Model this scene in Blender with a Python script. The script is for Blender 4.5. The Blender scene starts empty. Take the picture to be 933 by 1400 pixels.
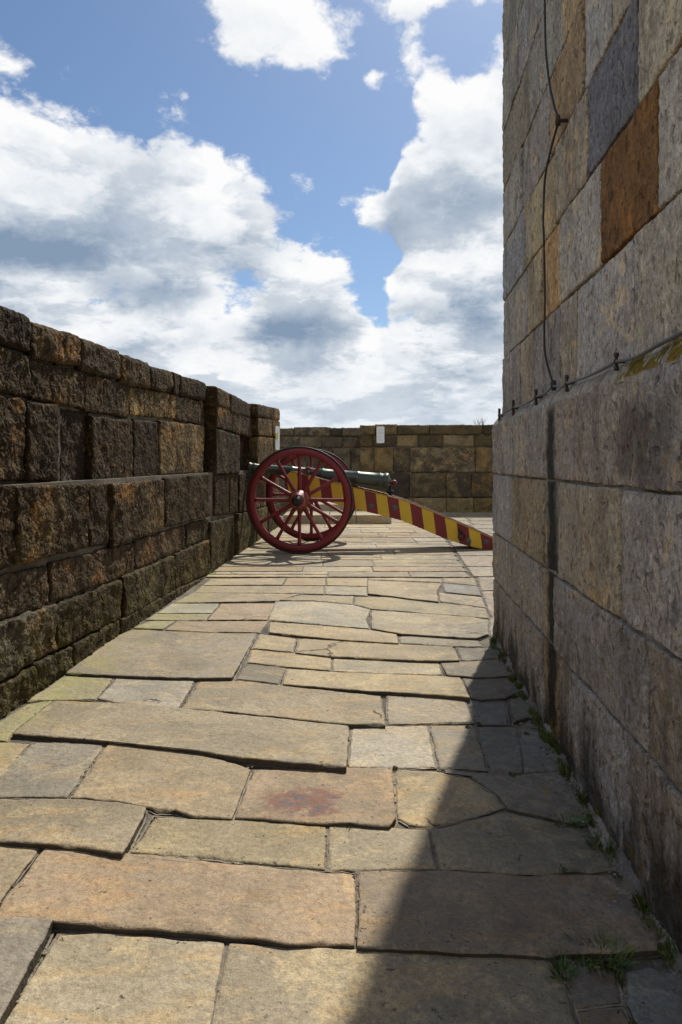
import bpy, math, random
from mathutils import Vector, noise, Matrix
random.seed(7)
R = math.radians
SC = bpy.context.scene
COL = SC.collection
F, CU, HV, CH = 930.0, 466.5, 632.0, 1.2      # focal length, principal column, horizon row (all in photo pixels), eye height in metres

# ------------------------------------------------------------------ helpers
class MB:
    """collects vertices / faces with per-face tint, random value, material index and smoothing"""
    def __init__(s): s.v=[]; s.f=[]; s.t=[]; s.r=[]; s.m=[]; s.s=[]
    def face(s, idx, tint=(.5,.5,.5), rnd=0., mat=0, smooth=False):
        s.f.append(tuple(idx)); s.t.append(tint); s.r.append(rnd); s.m.append(mat); s.s.append(smooth)
    def box(s, lo, hi, tint=(.5,.5,.5), rnd=0., mat=0, M=None):
        b=len(s.v)
        for z in (lo[2],hi[2]):
            for x,y in ((lo[0],lo[1]),(hi[0],lo[1]),(hi[0],hi[1]),(lo[0],hi[1])):
                p=Vector((x,y,z)); s.v.append(M@p if M else p)
        for q in ((3,2,1,0),(4,5,6,7),(0,1,5,4),(1,2,6,5),(2,3,7,6),(3,0,4,7)):
            s.face([b+i for i in q],tint,rnd,mat)
    def lathe(s, prof, M, n=32, smooth=True, closed=False):
        """prof: list of (axial, radius); axis is local Y of M"""
        b=len(s.v); k=len(prof)
        for a,r in prof:
            for i in range(n):
                t=2*math.pi*i/n
                s.v.append(M@Vector((r*math.cos(t),a,r*math.sin(t))))
        rng=range(k if closed else k-1)
        for j in rng:
            j2=(j+1)%k
            for i in range(n):
                i2=(i+1)%n
                s.face((b+j*n+i,b+j*n+i2,b+j2*n+i2,b+j2*n+i),smooth=smooth)
        if not closed:
            s.face([b+i for i in range(n)][::-1]); s.face([b+(k-1)*n+i for i in range(n)])
    def tube(s, pts, r, n=8):
        b=len(s.v); pts=[Vector(p) for p in pts]
        up=Vector((0,0,1))
        for i,p in enumerate(pts):
            d=(pts[min(i+1,len(pts)-1)]-pts[max(i-1,0)]).normalized()
            a=d.cross(up)
            if a.length<.1: a=d.cross(Vector((1,0,0)))
            a.normalize(); c=d.cross(a)
            rr=r[i] if isinstance(r,(list,tuple)) else r
            for k in range(n):
                t=2*math.pi*k/n; s.v.append(p+a*rr*math.cos(t)+c*rr*math.sin(t))
        for i in range(len(pts)-1):
            for k in range(n):
                k2=(k+1)%n; s.face((b+i*n+k,b+i*n+k2,b+(i+1)*n+k2,b+(i+1)*n+k),smooth=True)
        s.face([b+k for k in range(n)][::-1]); s.face([b+(len(pts)-1)*n+k for k in range(n)])
    def build(s, name, mats, parent=None, loc=None, bevel=0, fixn=True):
        me=bpy.data.meshes.new(name)
        me.from_pydata([tuple(v) for v in s.v],[],s.f)
        for m in (mats if isinstance(mats,(list,tuple)) else [mats]): me.materials.append(m)
        me.polygons.foreach_set('material_index',s.m)
        me.polygons.foreach_set('use_smooth',s.s)
        a=me.attributes.new('tint','FLOAT_COLOR','FACE')
        a.data.foreach_set('color',[c for t in s.t for c in (t[0],t[1],t[2],1.)])
        a=me.attributes.new('rnd','FLOAT','FACE'); a.data.foreach_set('value',s.r)
        if fixn:
            import bmesh
            bm=bmesh.new(); bm.from_mesh(me); bmesh.ops.recalc_face_normals(bm,faces=bm.faces[:]); bm.to_mesh(me); bm.free()
        me.update()
        o=bpy.data.objects.new(name,me); COL.objects.link(o)
        if parent: o.parent=parent
        if loc: o.location=loc
        if bevel:
            m=o.modifiers.new('Bevel','BEVEL'); m.width=bevel; m.segments=2; m.limit_method='ANGLE'; m.angle_limit=R(40)
        return o
def tag(o,label=None,cat=None,group=None,kind=None):
    for k,v in (('label',label),('category',cat),('group',group),('kind',kind)):
        if v: o[k]=v
    return o
def empty(name,loc=(0,0,0),rz=0):
    o=bpy.data.objects.new(name,None); COL.objects.link(o); o.location=loc; o.rotation_euler=(0,0,rz); o.empty_display_size=.2
    return o
def localise(mb,loc):
    l=Vector(loc); mb.v=[Vector(v)-l for v in mb.v]
def ground(u,v,z=0.):
    Y=F*(CH-z)/(v-HV); return Vector(((u-CU)*Y/F,Y,z))
def onplane(u,v,P,n):
    d=Vector(((u-CU)/F,1,(HV-v)/F)); C=Vector((0,0,CH))
    return C+d*((P-C).dot(n)/d.dot(n))
def fbm(p,o=4): return noise.fractal(p,.9,2.1,o)

# ------------------------------------------------------------------ node helpers
class NT:
    def __init__(s,tree): s.t=tree; s.n=tree.nodes; s.l=tree.links
    def new(s,ty,**k):
        n=s.n.new(ty)
        for a,b in k.items(): setattr(n,a,b)
        return n
    def put(s,sock,val):
        if isinstance(val,bpy.types.NodeSocket): s.l.new(val,sock)
        elif val is not None:
            if isinstance(val,(tuple,list)) and len(val)==3 and sock.type=='RGBA': val=(*val,1)
            sock.default_value=val
    def math(s,op,a,b=None,c=None,clamp=False):
        n=s.new('ShaderNodeMath',operation=op,use_clamp=clamp)
        for i,x in enumerate((a,b,c)):
            if x is not None: s.put(n.inputs[i],x)
        return n.outputs[0]
    def vmath(s,op,a,b=None,scale=None):
        n=s.new('ShaderNodeVectorMath',operation=op)
        s.put(n.inputs[0],a)
        if b is not None: s.put(n.inputs[1],b)
        if scale is not None: s.put(n.inputs['Scale'],scale)
        return n.outputs['Value'] if op in ('LENGTH','DOT_PRODUCT') else n.outputs[0]
    def noise(s,vec,scale,detail=4,rough=.55,dist=0,lac=2.0):
        n=s.new('ShaderNodeTexNoise'); s.put(n.inputs['Vector'],vec); s.put(n.inputs['Scale'],scale)
        n.inputs['Detail'].default_value=detail; n.inputs['Roughness'].default_value=rough; n.inputs['Distortion'].default_value=dist
        n.inputs['Lacunarity'].default_value=lac
        return n.outputs['Fac']
    def voro(s,vec,scale,feature='F1'):
        n=s.new('ShaderNodeTexVoronoi',feature=feature); s.put(n.inputs['Vector'],vec); s.put(n.inputs['Scale'],scale)
        return n.outputs['Distance']
    def ramp(s,fac,lo,hi,a=0.,b=1.,smooth=True):
        n=s.new('ShaderNodeMapRange'); n.interpolation_type='SMOOTHSTEP' if smooth else 'LINEAR'
        s.put(n.inputs[0],fac); s.put(n.inputs[1],lo); s.put(n.inputs[2],hi); s.put(n.inputs[3],a); s.put(n.inputs[4],b)
        return n.outputs[0]
    def mix(s,fac,a,b,mode='MIX'):
        n=s.new('ShaderNodeMix',data_type='RGBA',blend_type=mode)
        s.put(n.inputs[0],fac); s.put(n.inputs[6],a); s.put(n.inputs[7],b)
        return n.outputs[2]
    def sep(s,v):
        n=s.new('ShaderNodeSeparateXYZ'); s.put(n.inputs[0],v); return n.outputs
    def comb(s,x,y,z):
        n=s.new('ShaderNodeCombineXYZ'); s.put(n.inputs[0],x); s.put(n.inputs[1],y); s.put(n.inputs[2],z); return n.outputs[0]
def material(name):
    m=bpy.data.materials.new(name); m.use_nodes=True
    nt=NT(m.node_tree); b=nt.n['Principled BSDF']
    return m,nt,b
def attr(nt,name):
    n=nt.new('ShaderNodeAttribute',attribute_name=name); return n
def bump(nt,b,h,strength,dist):
    n=nt.new('ShaderNodeBump'); nt.put(n.inputs['Height'],h); n.inputs['Strength'].default_value=strength; n.inputs['Distance'].default_value=dist
    nt.l.new(n.outputs[0],b.inputs['Normal'])

def paint(name,col,rough=.45,wear=(.05,.03,.03),metal=0.,wamt=.35):
    m,nt,b=material(name)
    tc=nt.new('ShaderNodeTexCoord').outputs['Object']
    n1=nt.noise(tc,5,5,.6); n2=nt.noise(tc,45,4,.65)
    c=nt.mix(nt.ramp(n1,.3,.75,0,.5),(*col,1),tuple(x*.62 for x in col)+(1,))
    c=nt.mix(nt.ramp(n2,.58,.75,0,wamt),c,(*wear,1))
    nt.l.new(c,b.inputs['Base Color'])
    nt.put(b.inputs['Roughness'],nt.ramp(n1,.3,.7,rough-.08,rough+.15)); b.inputs['Metallic'].default_value=metal
    bump(nt,b,nt.math('ADD',n2,n1),.25,.004)
    return m

# ------------------------------------------------------------------ stone materials
def stone_coords(nt):
    pos=nt.new('ShaderNodeNewGeometry').outputs['Position']
    r=attr(nt,'rnd').outputs['Fac']
    off=nt.comb(nt.math('MULTIPLY',r,37.),nt.math('MULTIPLY',r,-53.),nt.math('MULTIPLY',r,71.))
    return pos, nt.vmath('ADD',pos,off), r

def mat_flag():
    m,nt,b=material('flagstone')
    pos,p,r=stone_coords(nt)
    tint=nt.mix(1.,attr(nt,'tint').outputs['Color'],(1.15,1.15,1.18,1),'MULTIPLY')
    big=nt.noise(p,1.7,5,.6,.6); med=nt.noise(p,7,6,.68,.8); fine=nt.noise(p,55,5,.7); grain=nt.noise(p,260,2,.6)
    band=nt.noise(nt.vmath('MULTIPLY',p,(2.2,7.,1.)),1.6,5,.6,.7)
    c=nt.mix(nt.ramp(big,.38,.64,0,.9),tint,nt.mix(1.,tint,(.66,.68,.68,1),'MULTIPLY'))
    c=nt.mix(nt.ramp(nt.noise(nt.vmath('ADD',p,(9,4,2)),3.2,6,.66,1.4),.52,.63,0,.7),c,nt.mix(1.,tint,(1.32,1.22,1.0,1),'MULTIPLY'))
    c=nt.mix(nt.ramp(band,.50,.66,0,.7),c,nt.mix(1.,tint,(1.14,.95,.68,1),'MULTIPLY'))
    c=nt.mix(nt.ramp(med,.56,.74,0,.5),c,nt.mix(1.,tint,(1.22,1.2,1.1,1),'MULTIPLY'))
    # dirt, dark lichen blotches with a shape of their own
    d=nt.math('MULTIPLY',nt.ramp(nt.noise(p,3.1,6,.72,1.),.52,.70,0,1),nt.ramp(nt.noise(p,21,5,.7),.36,.62,0,.62))
    c=nt.mix(d,c,nt.mix(1.,tint,(.45,.44,.42,1),'MULTIPLY'))
    c=nt.mix(nt.ramp(nt.noise(p,19,6,.75,.6),.50,.66,0,.5),c,nt.mix(1.,tint,(.58,.56,.54,1),'MULTIPLY'))
    c=nt.mix(nt.ramp(fine,.36,.60,.6,0),c,nt.mix(1.,tint,(.5,.46,.42,1),'MULTIPLY'))
    c=nt.mix(nt.ramp(grain,.36,.60,.28,0),c,(.03,.025,.02,1))
    c=nt.mix(nt.ramp(nt.noise(nt.vmath('ADD',p,(2,8,4)),38,3,.55),.64,.72,0,.3),c,nt.mix(1.,tint,(1.45,1.42,1.35,1),'MULTIPLY'))
    c=nt.mix(nt.math('MULTIPLY',nt.ramp(nt.noise(nt.vmath('ADD',p,(6,1,9)),58,2,.5),.66,.72,0,.75),nt.ramp(big,.40,.60)),c,(.06,.055,.045,1))
    sp=nt.ramp(nt.noise(p,33,3,.5),.70,.745,0,.85)
    c=nt.mix(sp,c,(.055,.05,.045,1))
    ce=nt.voro(nt.vmath('ADD',p,nt.vmath('SCALE',nt.comb(nt.noise(p,5,4,.6),nt.noise(nt.vmath('ADD',p,(3,3,3)),5,4,.6),0.),scale=.35)),1.25,'DISTANCE_TO_EDGE')
    crk=nt.math('MULTIPLY',nt.ramp(ce,.004,.012,1,0),nt.ramp(nt.noise(p,1.1,2,.5),.63,.66))
    c=nt.mix(nt.math('MULTIPLY',crk,.8),c,(.05,.042,.03,1))
    # green film towards the parapet foot, where the stones stay damp
    x,y,z=nt.sep(pos)
    wl=nt.math('SUBTRACT',x,nt.math('MULTIPLY_ADD',y,.0465,-1.78))
    g=nt.math('MULTIPLY',nt.ramp(nt.math('ADD',wl,nt.math('MULTIPLY',nt.noise(pos,2.4,4,.6),.7)),.40,.80,.6,0),nt.ramp(nt.noise(pos,6,5,.65),.40,.64,.1,1))
    c=nt.mix(g,c,nt.mix(1.,tint,(.70,.76,.40,1),'MULTIPLY'))
    # orange and white lichen along the tower foot
    wr=nt.math('SUBTRACT',nt.math('MULTIPLY_ADD',y,.0758,.694),x)
    near=nt.ramp(wr,.06,.42,1,0)
    li=nt.math('MULTIPLY',near,nt.ramp(nt.noise(pos,7.5,4,.55,.4),.655,.685,0,1))
    c=nt.mix(li,c,(.36,.20,.018,1))
    lw=nt.math('MULTIPLY',nt.ramp(wr,.1,.75,1,0),nt.ramp(nt.noise(nt.vmath('ADD',pos,(7,3,1)),14,3,.5),.655,.70,0,.6))
    c=nt.mix(lw,c,(.26,.25,.22,1))
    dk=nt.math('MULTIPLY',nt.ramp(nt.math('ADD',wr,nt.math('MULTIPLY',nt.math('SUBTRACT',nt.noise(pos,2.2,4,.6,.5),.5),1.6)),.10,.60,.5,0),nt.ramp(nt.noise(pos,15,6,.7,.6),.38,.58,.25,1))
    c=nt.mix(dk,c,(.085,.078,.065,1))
    # rusty burnt patch on one flag
    dx=nt.math('MULTIPLY',nt.math('SUBTRACT',x,-.135),6.2); dy=nt.math('MULTIPLY',nt.math('SUBTRACT',y,2.40),7.5)
    rr=nt.math('ADD',nt.math('SQRT',nt.math('ADD',nt.math('MULTIPLY',dx,dx),nt.math('MULTIPLY',dy,dy))),nt.math('MULTIPLY',nt.math('SUBTRACT',med,.5),2.4))
    c=nt.mix(nt.ramp(rr,.45,1.0,.75,0),c,(.19,.075,.055,1))
    c=nt.mix(nt.math('MULTIPLY',nt.ramp(rr,.2,.85,1,0),nt.ramp(nt.noise(pos,16,4,.6,1.2),.50,.56,0,.9)),c,(.11,.115,.125,1))
    nt.l.new(c,b.inputs['Base Color'])
    nt.put(b.inputs['Roughness'],nt.ramp(fine,.3,.7,.68,.92)); b.inputs['Specular IOR Level'].default_value=.35
    h=nt.math('ADD',nt.math('MULTIPLY',nt.noise(p,2.,2,.5,.5),1.8),nt.math('ADD',nt.math('MULTIPLY',nt.noise(p,8,3,.55,.6),.7),nt.math('ADD',nt.math('MULTIPLY',nt.noise(p,42,2,.5),.30),nt.math('MULTIPLY',nt.noise(p,150,1.5,.5),.11))))
    h=nt.math('SUBTRACT',h,nt.math('ADD',nt.math('MULTIPLY',sp,.12),nt.math('MULTIPLY',crk,.4)))
    bump(nt,b,h,.8,.022)
    return m

def mat_wall(name,dark=(.4,.38,.36),contrast=1.,streak=False,rough_b=.03,stain=False,moss=.5):
    m,nt,b=material(name)
    pos,p,r=stone_coords(nt)
    tint=nt.mix(1.,attr(nt,'tint').outputs['Color'],(1.92,1.90,1.90,1) if streak else (1,1,1,1),'MULTIPLY')
    q=nt.vmath('MULTIPLY',p,(1.,1.,.72)) if streak else p
    big=nt.noise(p,2.2,5,.62,.8); med=nt.noise(q,11,6,.7,.6); fine=nt.noise(q,60,5,.72); grain=nt.noise(p,210,2,.6)
    c=nt.mix(nt.ramp(big,.32,.68,0,.85*contrast),tint,nt.mix(1.,tint,(*dark,1),'MULTIPLY'))
    c=nt.mix(nt.ramp(med,.50,.74,0,.75),c,nt.mix(1.,tint,(1.5,1.4,1.15,1),'MULTIPLY'))
    c=nt.mix(nt.ramp(med,.26,.46,.6*contrast,0),c,nt.mix(1.,tint,(.42,.40,.38,1),'MULTIPLY'))
    c=nt.mix(nt.ramp(fine,.34,.60,.75,0),c,nt.mix(1.,tint,(.40,.38,.37,1),'MULTIPLY'))
    c=nt.mix(nt.ramp(nt.noise(q,26,5,.7,.5),.55,.70,0,.55),c,nt.mix(1.,tint,(1.65,1.6,1.5,1),'MULTIPLY'))
    c=nt.mix(nt.ramp(grain,.34,.62,.3,0),c,(.02,.018,.015,1))
    x,y,z=nt.sep(pos)
    och=nt.math('MULTIPLY',nt.ramp(nt.noise(nt.vmath('ADD',p,(3,9,5)),3.,4,.6,.9),.55,.66,0,1),nt.ramp(nt.noise(q,26,4,.7),.42,.6,0,.55))
    c=nt.mix(och,c,nt.mix(1.,tint,(1.5,1.14,.62,1),'MULTIPLY'))
    if not streak:
        c=nt.mix(nt.math('MULTIPLY',nt.ramp(nt.math('ADD',z,nt.math('MULTIPLY',big,.9)),.5,1.15,moss,0),nt.ramp(med,.38,.6,.15,1)),c,(.10,.088,.022,1))
        c=nt.mix(nt.ramp(nt.noise(pos,9,5,.7,.8),.60,.70,0,.45),c,(.20,.185,.15,1))
    if stain:
        sv=nt.vmath('MULTIPLY',pos,(1.,1.,.45))
        c=nt.mix(nt.ramp(nt.noise(sv,2.6,6,.68,.9),.48,.66,0,.55),c,nt.mix(1.,c,(.50,.49,.50,1),'MULTIPLY'))
        c=nt.mix(nt.ramp(nt.noise(nt.vmath('ADD',sv,(4,7,1)),3.4,6,.7,.7),.54,.70,0,.42),c,(.33,.325,.32,1))
        c=nt.mix(nt.ramp(nt.noise(nt.vmath('ADD',sv,(9,2,6)),5.,6,.72,.8),.56,.68,0,.5),c,(.075,.07,.066,1))
        pit=nt.ramp(nt.noise(nt.vmath('MULTIPLY',p,(1,1,.7)),30,2.5,.55,.5),.60,.68,0,.8)
        c=nt.mix(pit,c,nt.mix(1.,tint,(.34,.31,.30,1),'MULTIPLY'))
        # white lime runs
        wv=nt.vmath('MULTIPLY',pos,(1.,1.,.13))
        c=nt.mix(nt.math('MULTIPLY',nt.ramp(nt.noise(wv,44,3,.6,.3),.68,.76,0,.6),nt.ramp(nt.noise(pos,2.1,3,.5),.50,.64,0,1)),c,(.42,.41,.39,1))
        # black water run below the cable joint
        yy=nt.math('ADD',y,nt.math('MULTIPLY',nt.math('SUBTRACT',nt.noise(wv,14,4,.6),.5),.07))
        band=nt.ramp(nt.math('ABSOLUTE',nt.math('SUBTRACT',yy,2.955)),.035,.11,1,0)
        band=nt.math('MULTIPLY',band,nt.ramp(z,1.48,1.40,0,1))
        c=nt.mix(nt.math('MULTIPLY',band,.92),c,(.022,.027,.023,1))
        # sooty blotch on the top course and black damp patches near the foot
        bx=nt.math('MULTIPLY',nt.math('SUBTRACT',y,1.92),3.6); bz=nt.math('MULTIPLY',nt.math('SUBTRACT',z,1.26),6.5)
        bl=nt.math('ADD',nt.math('ADD',nt.math('MULTIPLY',bx,bx),nt.math('MULTIPLY',bz,bz)),nt.math('MULTIPLY',nt.math('SUBTRACT',med,.5),1.8))
        c=nt.mix(nt.ramp(bl,.1,1.,.6,0),c,(.05,.042,.036,1))
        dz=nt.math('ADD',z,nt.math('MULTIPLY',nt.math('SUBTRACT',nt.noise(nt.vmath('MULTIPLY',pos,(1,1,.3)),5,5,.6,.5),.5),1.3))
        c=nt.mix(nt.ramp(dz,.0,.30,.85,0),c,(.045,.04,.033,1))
        # ochre lichen: on the sloping ledge close by, and along the foot
        e1=nt.math('MULTIPLY',nt.ramp(nt.math('ABSOLUTE',nt.math('SUBTRACT',z,1.485)),.028,.045,1,0),nt.ramp(y,2.25,2.0,0,1))
        l1=nt.math('MULTIPLY',e1,nt.ramp(nt.noise(pos,9,5,.65,.4),.43,.50,0,1))
        e2=nt.ramp(nt.math('ADD',z,nt.math('MULTIPLY',nt.noise(pos,3.3,4,.6),.25)),.18,.32,1,0)
        l2=nt.math('MULTIPLY',e2,nt.ramp(nt.noise(nt.vmath('ADD',pos,(5,1,2)),10,5,.65,.5),.55,.60,0,.85))
        c=nt.mix(nt.math('MAXIMUM',l1,l2),c,nt.mix(nt.ramp(fine,.35,.6),(.10,.065,.012,1),(.22,.145,.018,1)))
    nt.l.new(c,b.inputs['Base Color'])
    b.inputs['Roughness'].default_value=.95; b.inputs['Specular IOR Level'].default_value=.1
    h=nt.math('ADD',nt.noise(q,9,2.5,.55,.5),nt.math('ADD',nt.math('MULTIPLY',nt.noise(q,38,2,.5,.3),.45),nt.math('MULTIPLY',nt.noise(p,120,1.,.5),.12)))
    if stain: h=nt.math('SUBTRACT',h,nt.math('MULTIPLY',pit,.25))
    bump(nt,b,h,1.,rough_b)
    return m

def mat_crust(name,moss=.5,crust=(.036,.025,.013),amount=.0,rough_b=.03,ochre=.75):
    """old gritstone under a black weathering crust, flaking to the stone's own colour"""
    m,nt,b=material(name)
    pos,p,r=stone_coords(nt)
    tint=attr(nt,'tint').outputs['Color']
    big=nt.noise(p,2.6,5,.62,.8); med=nt.noise(p,13,6,.7,.8); fine=nt.noise(p,48,6,.75,.3); grain=nt.noise(p,190,3,.65)
    m2=nt.noise(p,11,2.5,.55,.5); f2=nt.noise(p,33,2.,.5,.3)
    base=nt.mix(nt.ramp(big,.34,.66),tint,nt.mix(1.,tint,(.62,.55,.48,1),'MULTIPLY'))
    base=nt.mix(nt.ramp(fine,.38,.66,.6,0),base,nt.mix(1.,tint,(.45,.39,.33,1),'MULTIPLY'))
    base=nt.mix(nt.ramp(nt.noise(nt.vmath('ADD',p,(3,9,5)),3.4,5,.62,.9),.50,.64,0,ochre),base,nt.mix(1.,tint,(1.6,1.08,.50,1),'MULTIPLY'))
    ck=nt.math('ADD',nt.math('ADD',nt.math('MULTIPLY',big,.7),nt.math('MULTIPLY',med,.45)),nt.math('MULTIPLY',fine,.75))
    ck=nt.math('ADD',ck,nt.math('MULTIPLY',nt.math('SUBTRACT',r,.5),.20))
    ck=nt.ramp(ck,.82-amount,1.04-amount,0,.95)
    c=nt.mix(ck,base,(*crust,1))
    c=nt.mix(nt.ramp(nt.noise(nt.vmath('ADD',p,(1,7,2)),40,3,.6),.60,.72,0,.8),c,nt.mix(1.,tint,(1.6,1.3,.82,1),'MULTIPLY'))
    c=nt.mix(nt.ramp(nt.noise(pos,15,5,.7,.8),.64,.72,0,.3),c,(.15,.12,.07,1))
    x,y,z=nt.sep(pos)
    mz=nt.math('MULTIPLY',nt.ramp(nt.math('ADD',z,nt.math('MULTIPLY',big,.9)),.45,1.15,moss,0),nt.ramp(nt.noise(pos,9,6,.68,.5),.42,.60,0,1))
    c=nt.mix(mz,c,nt.mix(nt.ramp(fine,.35,.65),(.075,.068,.014,1),(.19,.165,.04,1)))
    c=nt.mix(nt.ramp(grain,.36,.62,.35,0),c,(.012,.011,.009,1))
    nt.l.new(c,b.inputs['Base Color'])
    b.inputs['Roughness'].default_value=.85; b.inputs['Specular IOR Level'].default_value=.12
    h=nt.math('ADD',nt.math('MULTIPLY',m2,.75),nt.math('ADD',nt.math('MULTIPLY',f2,.42),nt.math('MULTIPLY',nt.noise(p,95,1.,.5),.10)))
    bump(nt,b,h,1.,rough_b)
    return m

def mat_mortar(name,col,dk=.4):
    m,nt,b=material(name)
    pos=nt.new('ShaderNodeNewGeometry').outputs['Position']
    n1=nt.noise(pos,4,5,.6); n2=nt.noise(pos,70,4,.7)
    c=nt.mix(nt.ramp(n1,.38,.62),(*col,1),tuple(v*dk for v in col)+(1,))
    c=nt.mix(nt.ramp(n2,.35,.6,.6,0),c,tuple(v*.3 for v in col)+(1,))
    nt.l.new(c,b.inputs['Base Color']); b.inputs['Roughness'].default_value=.95
    bump(nt,b,nt.math('ADD',n1,nt.math('MULTIPLY',n2,.5)),.9,.012)
    return m

M_FLAG=mat_flag()
M_PARAPET=mat_crust('dark_rubble_stone',.5,crust=(.034,.023,.012),amount=.05,rough_b=.062)
M_FAR=mat_crust('far_parapet_stone',.6,crust=(.06,.052,.042),amount=-.07,rough_b=.03,ochre=.3)
M_TOWER=mat_wall('tower_ashlar',dark=(.62,.60,.60),contrast=.8,streak=True,rough_b=.034,stain=True)
M_JOINT=mat_mortar('joint_dirt',(.21,.18,.135),.35)
M_MORTAR=mat_mortar('wall_mortar',(.22,.185,.135),.5)
M_TMORTAR=mat_mortar('tower_mortar',(.33,.305,.26),.6)

# ------------------------------------------------------------------ paving
flags=MB()
TAN=(.42,.335,.215); BUFF=(.45,.365,.225); GREY=(.335,.295,.225); OR=(.43,.325,.21); PALE=(.47,.42,.32); SHD=(.25,.225,.175); DARK=(.16,.15,.13); YEL=(.45,.38,.255); MOS=(.37,.335,.20)
def area2(pl): return sum(a.x*b.y-b.x*a.y for a,b in zip(pl,pl[1:]+pl[:1]))/2
def inset(pl,d):
    out=[];n=len(pl)
    for i in range(n):
        a,b,c=pl[i-1],pl[i],pl[(i+1)%n]
        e1=(b-a);e2=(c-b)
        n1=Vector((-e1.y,e1.x)).normalized();n2=Vector((-e2.y,e2.x)).normalized()
        k=(n1+n2)
        if k.length<.2: k=n1
        k.normalize(); s=max(.5,k.dot(n1))
        out.append(b+k*(d/s))
    return out
def slab(pts3,tint,wob=.0048,step=None,thick=.11):
    """one flagstone from its outline (list of 3-D points, roughly planar)"""
    rnd=random.random(); off=Vector((rnd*91,rnd*57,0))
    pl=[Vector((p.x,p.y)) for p in pts3]; zs=[p.z for p in pts3]
    if area2(pl)<0: pl.reverse(); zs.reverse()
    # plane fit through z
    n=len(pl); cy=sum(p.y for p in pl)/n; cz=sum(zs)/n; cx=sum(p.x for p in pl)/n
    xx=sum((p.x-cx)**2 for p in pl); yy=sum((p.y-cy)**2 for p in pl); xy=sum((p.x-cx)*(p.y-cy) for p in pl)
    xz=sum((p.x-cx)*(z-cz) for p,z in zip(pl,zs)); yz=sum((p.y-cy)*(z-cz) for p,z in zip(pl,zs)); dt=xx*yy-xy*xy or 1
    sx=(xz*yy-yz*xy)/dt; sl=(yz*xx-xz*xy)/dt
    zf=lambda p: cz+sl*(p.y-cy)+sx*(p.x-cx)
    st=step or max(.014,cy*.005)
    dense=[]
    for i in range(n):
        a,b=pl[i],pl[(i+1)%n]; k=max(1,int((b-a).length/st))
        for j in range(k):
            p=a.lerp(b,j/k); q=Vector((p.x*11,p.y*11,rnd*30))
            w=noise.noise_vector(q)*wob+noise.noise_vector(q*3.1)*wob*.8*max(0,.3+noise.noise(q*.6)*2)+noise.noise_vector(q*7.7)*wob*.35
            dense.append(Vector((p.x+w.x,p.y+w.y)))
    kk=random.uniform(.90,1.08); tint=tuple(c*kk for c in tint)
    rings=[(-.007,None,-.12),(-.007,None,-.0035),(0,None,-.0045),(0,-.0045,0),(.0025,-.0012,0),(.008,0,0),(.020,0,0)]
    b0=len(flags.v); m=len(dense); soil_shade=(.075,.064,.047); kk=random.uniform(.6,1.15); lip=(.30*kk,.262*kk,.20*kk)  # slab sides: soil colour, with the shadow under raised edges painted in
    for d,dz,za in rings:
        rp=inset(dense,d) if d else dense
        for p in rp:
            if dz is None:
                zz=za
                if za>-.05: zz+=.0055*noise.noise(Vector((p.x*5,p.y*5,rnd*9)))+.003*noise.noise(Vector((p.x*37,p.y*37,rnd*5)))
                zz=min(zz,zf(p)-.0015-.001*rnd)
            else:
                zz=zf(p)+dz
                ch=noise.noise(Vector((p.x*9,p.y*9,rnd*33)))
                zz+=.0035*noise.noise(Vector((p.x*14,p.y*14,rnd*9)))*(1 if dz<-.001 else .3)
                if d<.006 and ch>.25: zz-=(ch-.25)*.022
            flags.v.append(Vector((p.x,p.y,zz)))
    for k in range(len(rings)-1):
        for i in range(m):
            j=(i+1)%m
            flags.face((b0+k*m+i,b0+k*m+j,b0+(k+1)*m+j,b0+(k+1)*m+i),tint if k>2 else (soil_shade if k in (0,2) else lip),rnd,0,k>2)
    k=len(rings)-1
    flags.face([b0+k*m+i for i in range(m)],tint,rnd,0,False)
EDGES=[]
def pflag(pts,tint=TAN,rise=.010,base=0.,side=0.,**kw):
    vb=min(p[1] for p in pts); vf=max(p[1] for p in pts); ul=min(p[0] for p in pts); ur=max(p[0] for p in pts)
    if not isinstance(rise,tuple) and rise<=.012: rise*=.45
    EDGES.append(pts)
    out=[]
    for u,v in pts:
        rs_=rise if not isinstance(rise,tuple) else rise[0]+(rise[1]-rise[0])*(u-ul)/(ur-ul)
        z=base+rs_*(v-vb)/(vf-vb)
        out.append(ground(u,v,z))
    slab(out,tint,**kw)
P=pflag
P([(-300,1245),(0,1250),(73,1256),(52,1295),(0,1394),(-60,1500),(-500,1500)],GREY,.006,.030)
P([(80,1277),(166,1274),(240,1283),(308,1287),(300,1330),(287,1400),(257,1560),(-110,1560),(2,1399)],YEL,.0,0)
P([(64,1158),(177,1166),(330,1180),(448,1190),(485,1192),(487,1240),(484,1294),(395,1291),(300,1278),(190,1267),(74,1258),(-5,1250),(-2,1240)],OR,(.036,.003),.0)
P([(491,1191),(600,1189),(725,1196),(868,1195),(900,1262),(908,1296),(753,1305),(630,1300),(489,1294)],(.37,.295,.205),.014)
P([(312,1289),(434,1294),(560,1300),(752,1308),(772,1340),(790,1400),(840,1560),(255,1560),(290,1400)],(.41,.345,.235),.002,.0)
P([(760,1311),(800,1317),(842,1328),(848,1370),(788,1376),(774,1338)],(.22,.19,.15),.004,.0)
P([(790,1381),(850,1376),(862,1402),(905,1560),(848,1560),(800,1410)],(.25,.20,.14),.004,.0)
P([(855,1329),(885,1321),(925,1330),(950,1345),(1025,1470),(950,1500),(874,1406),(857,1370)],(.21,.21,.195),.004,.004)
P([(-200,1146),(0,1151),(58,1155),(30,1192),(-3,1236),(-20,1246),(-330,1240)],TAN,.004,.004)
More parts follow.
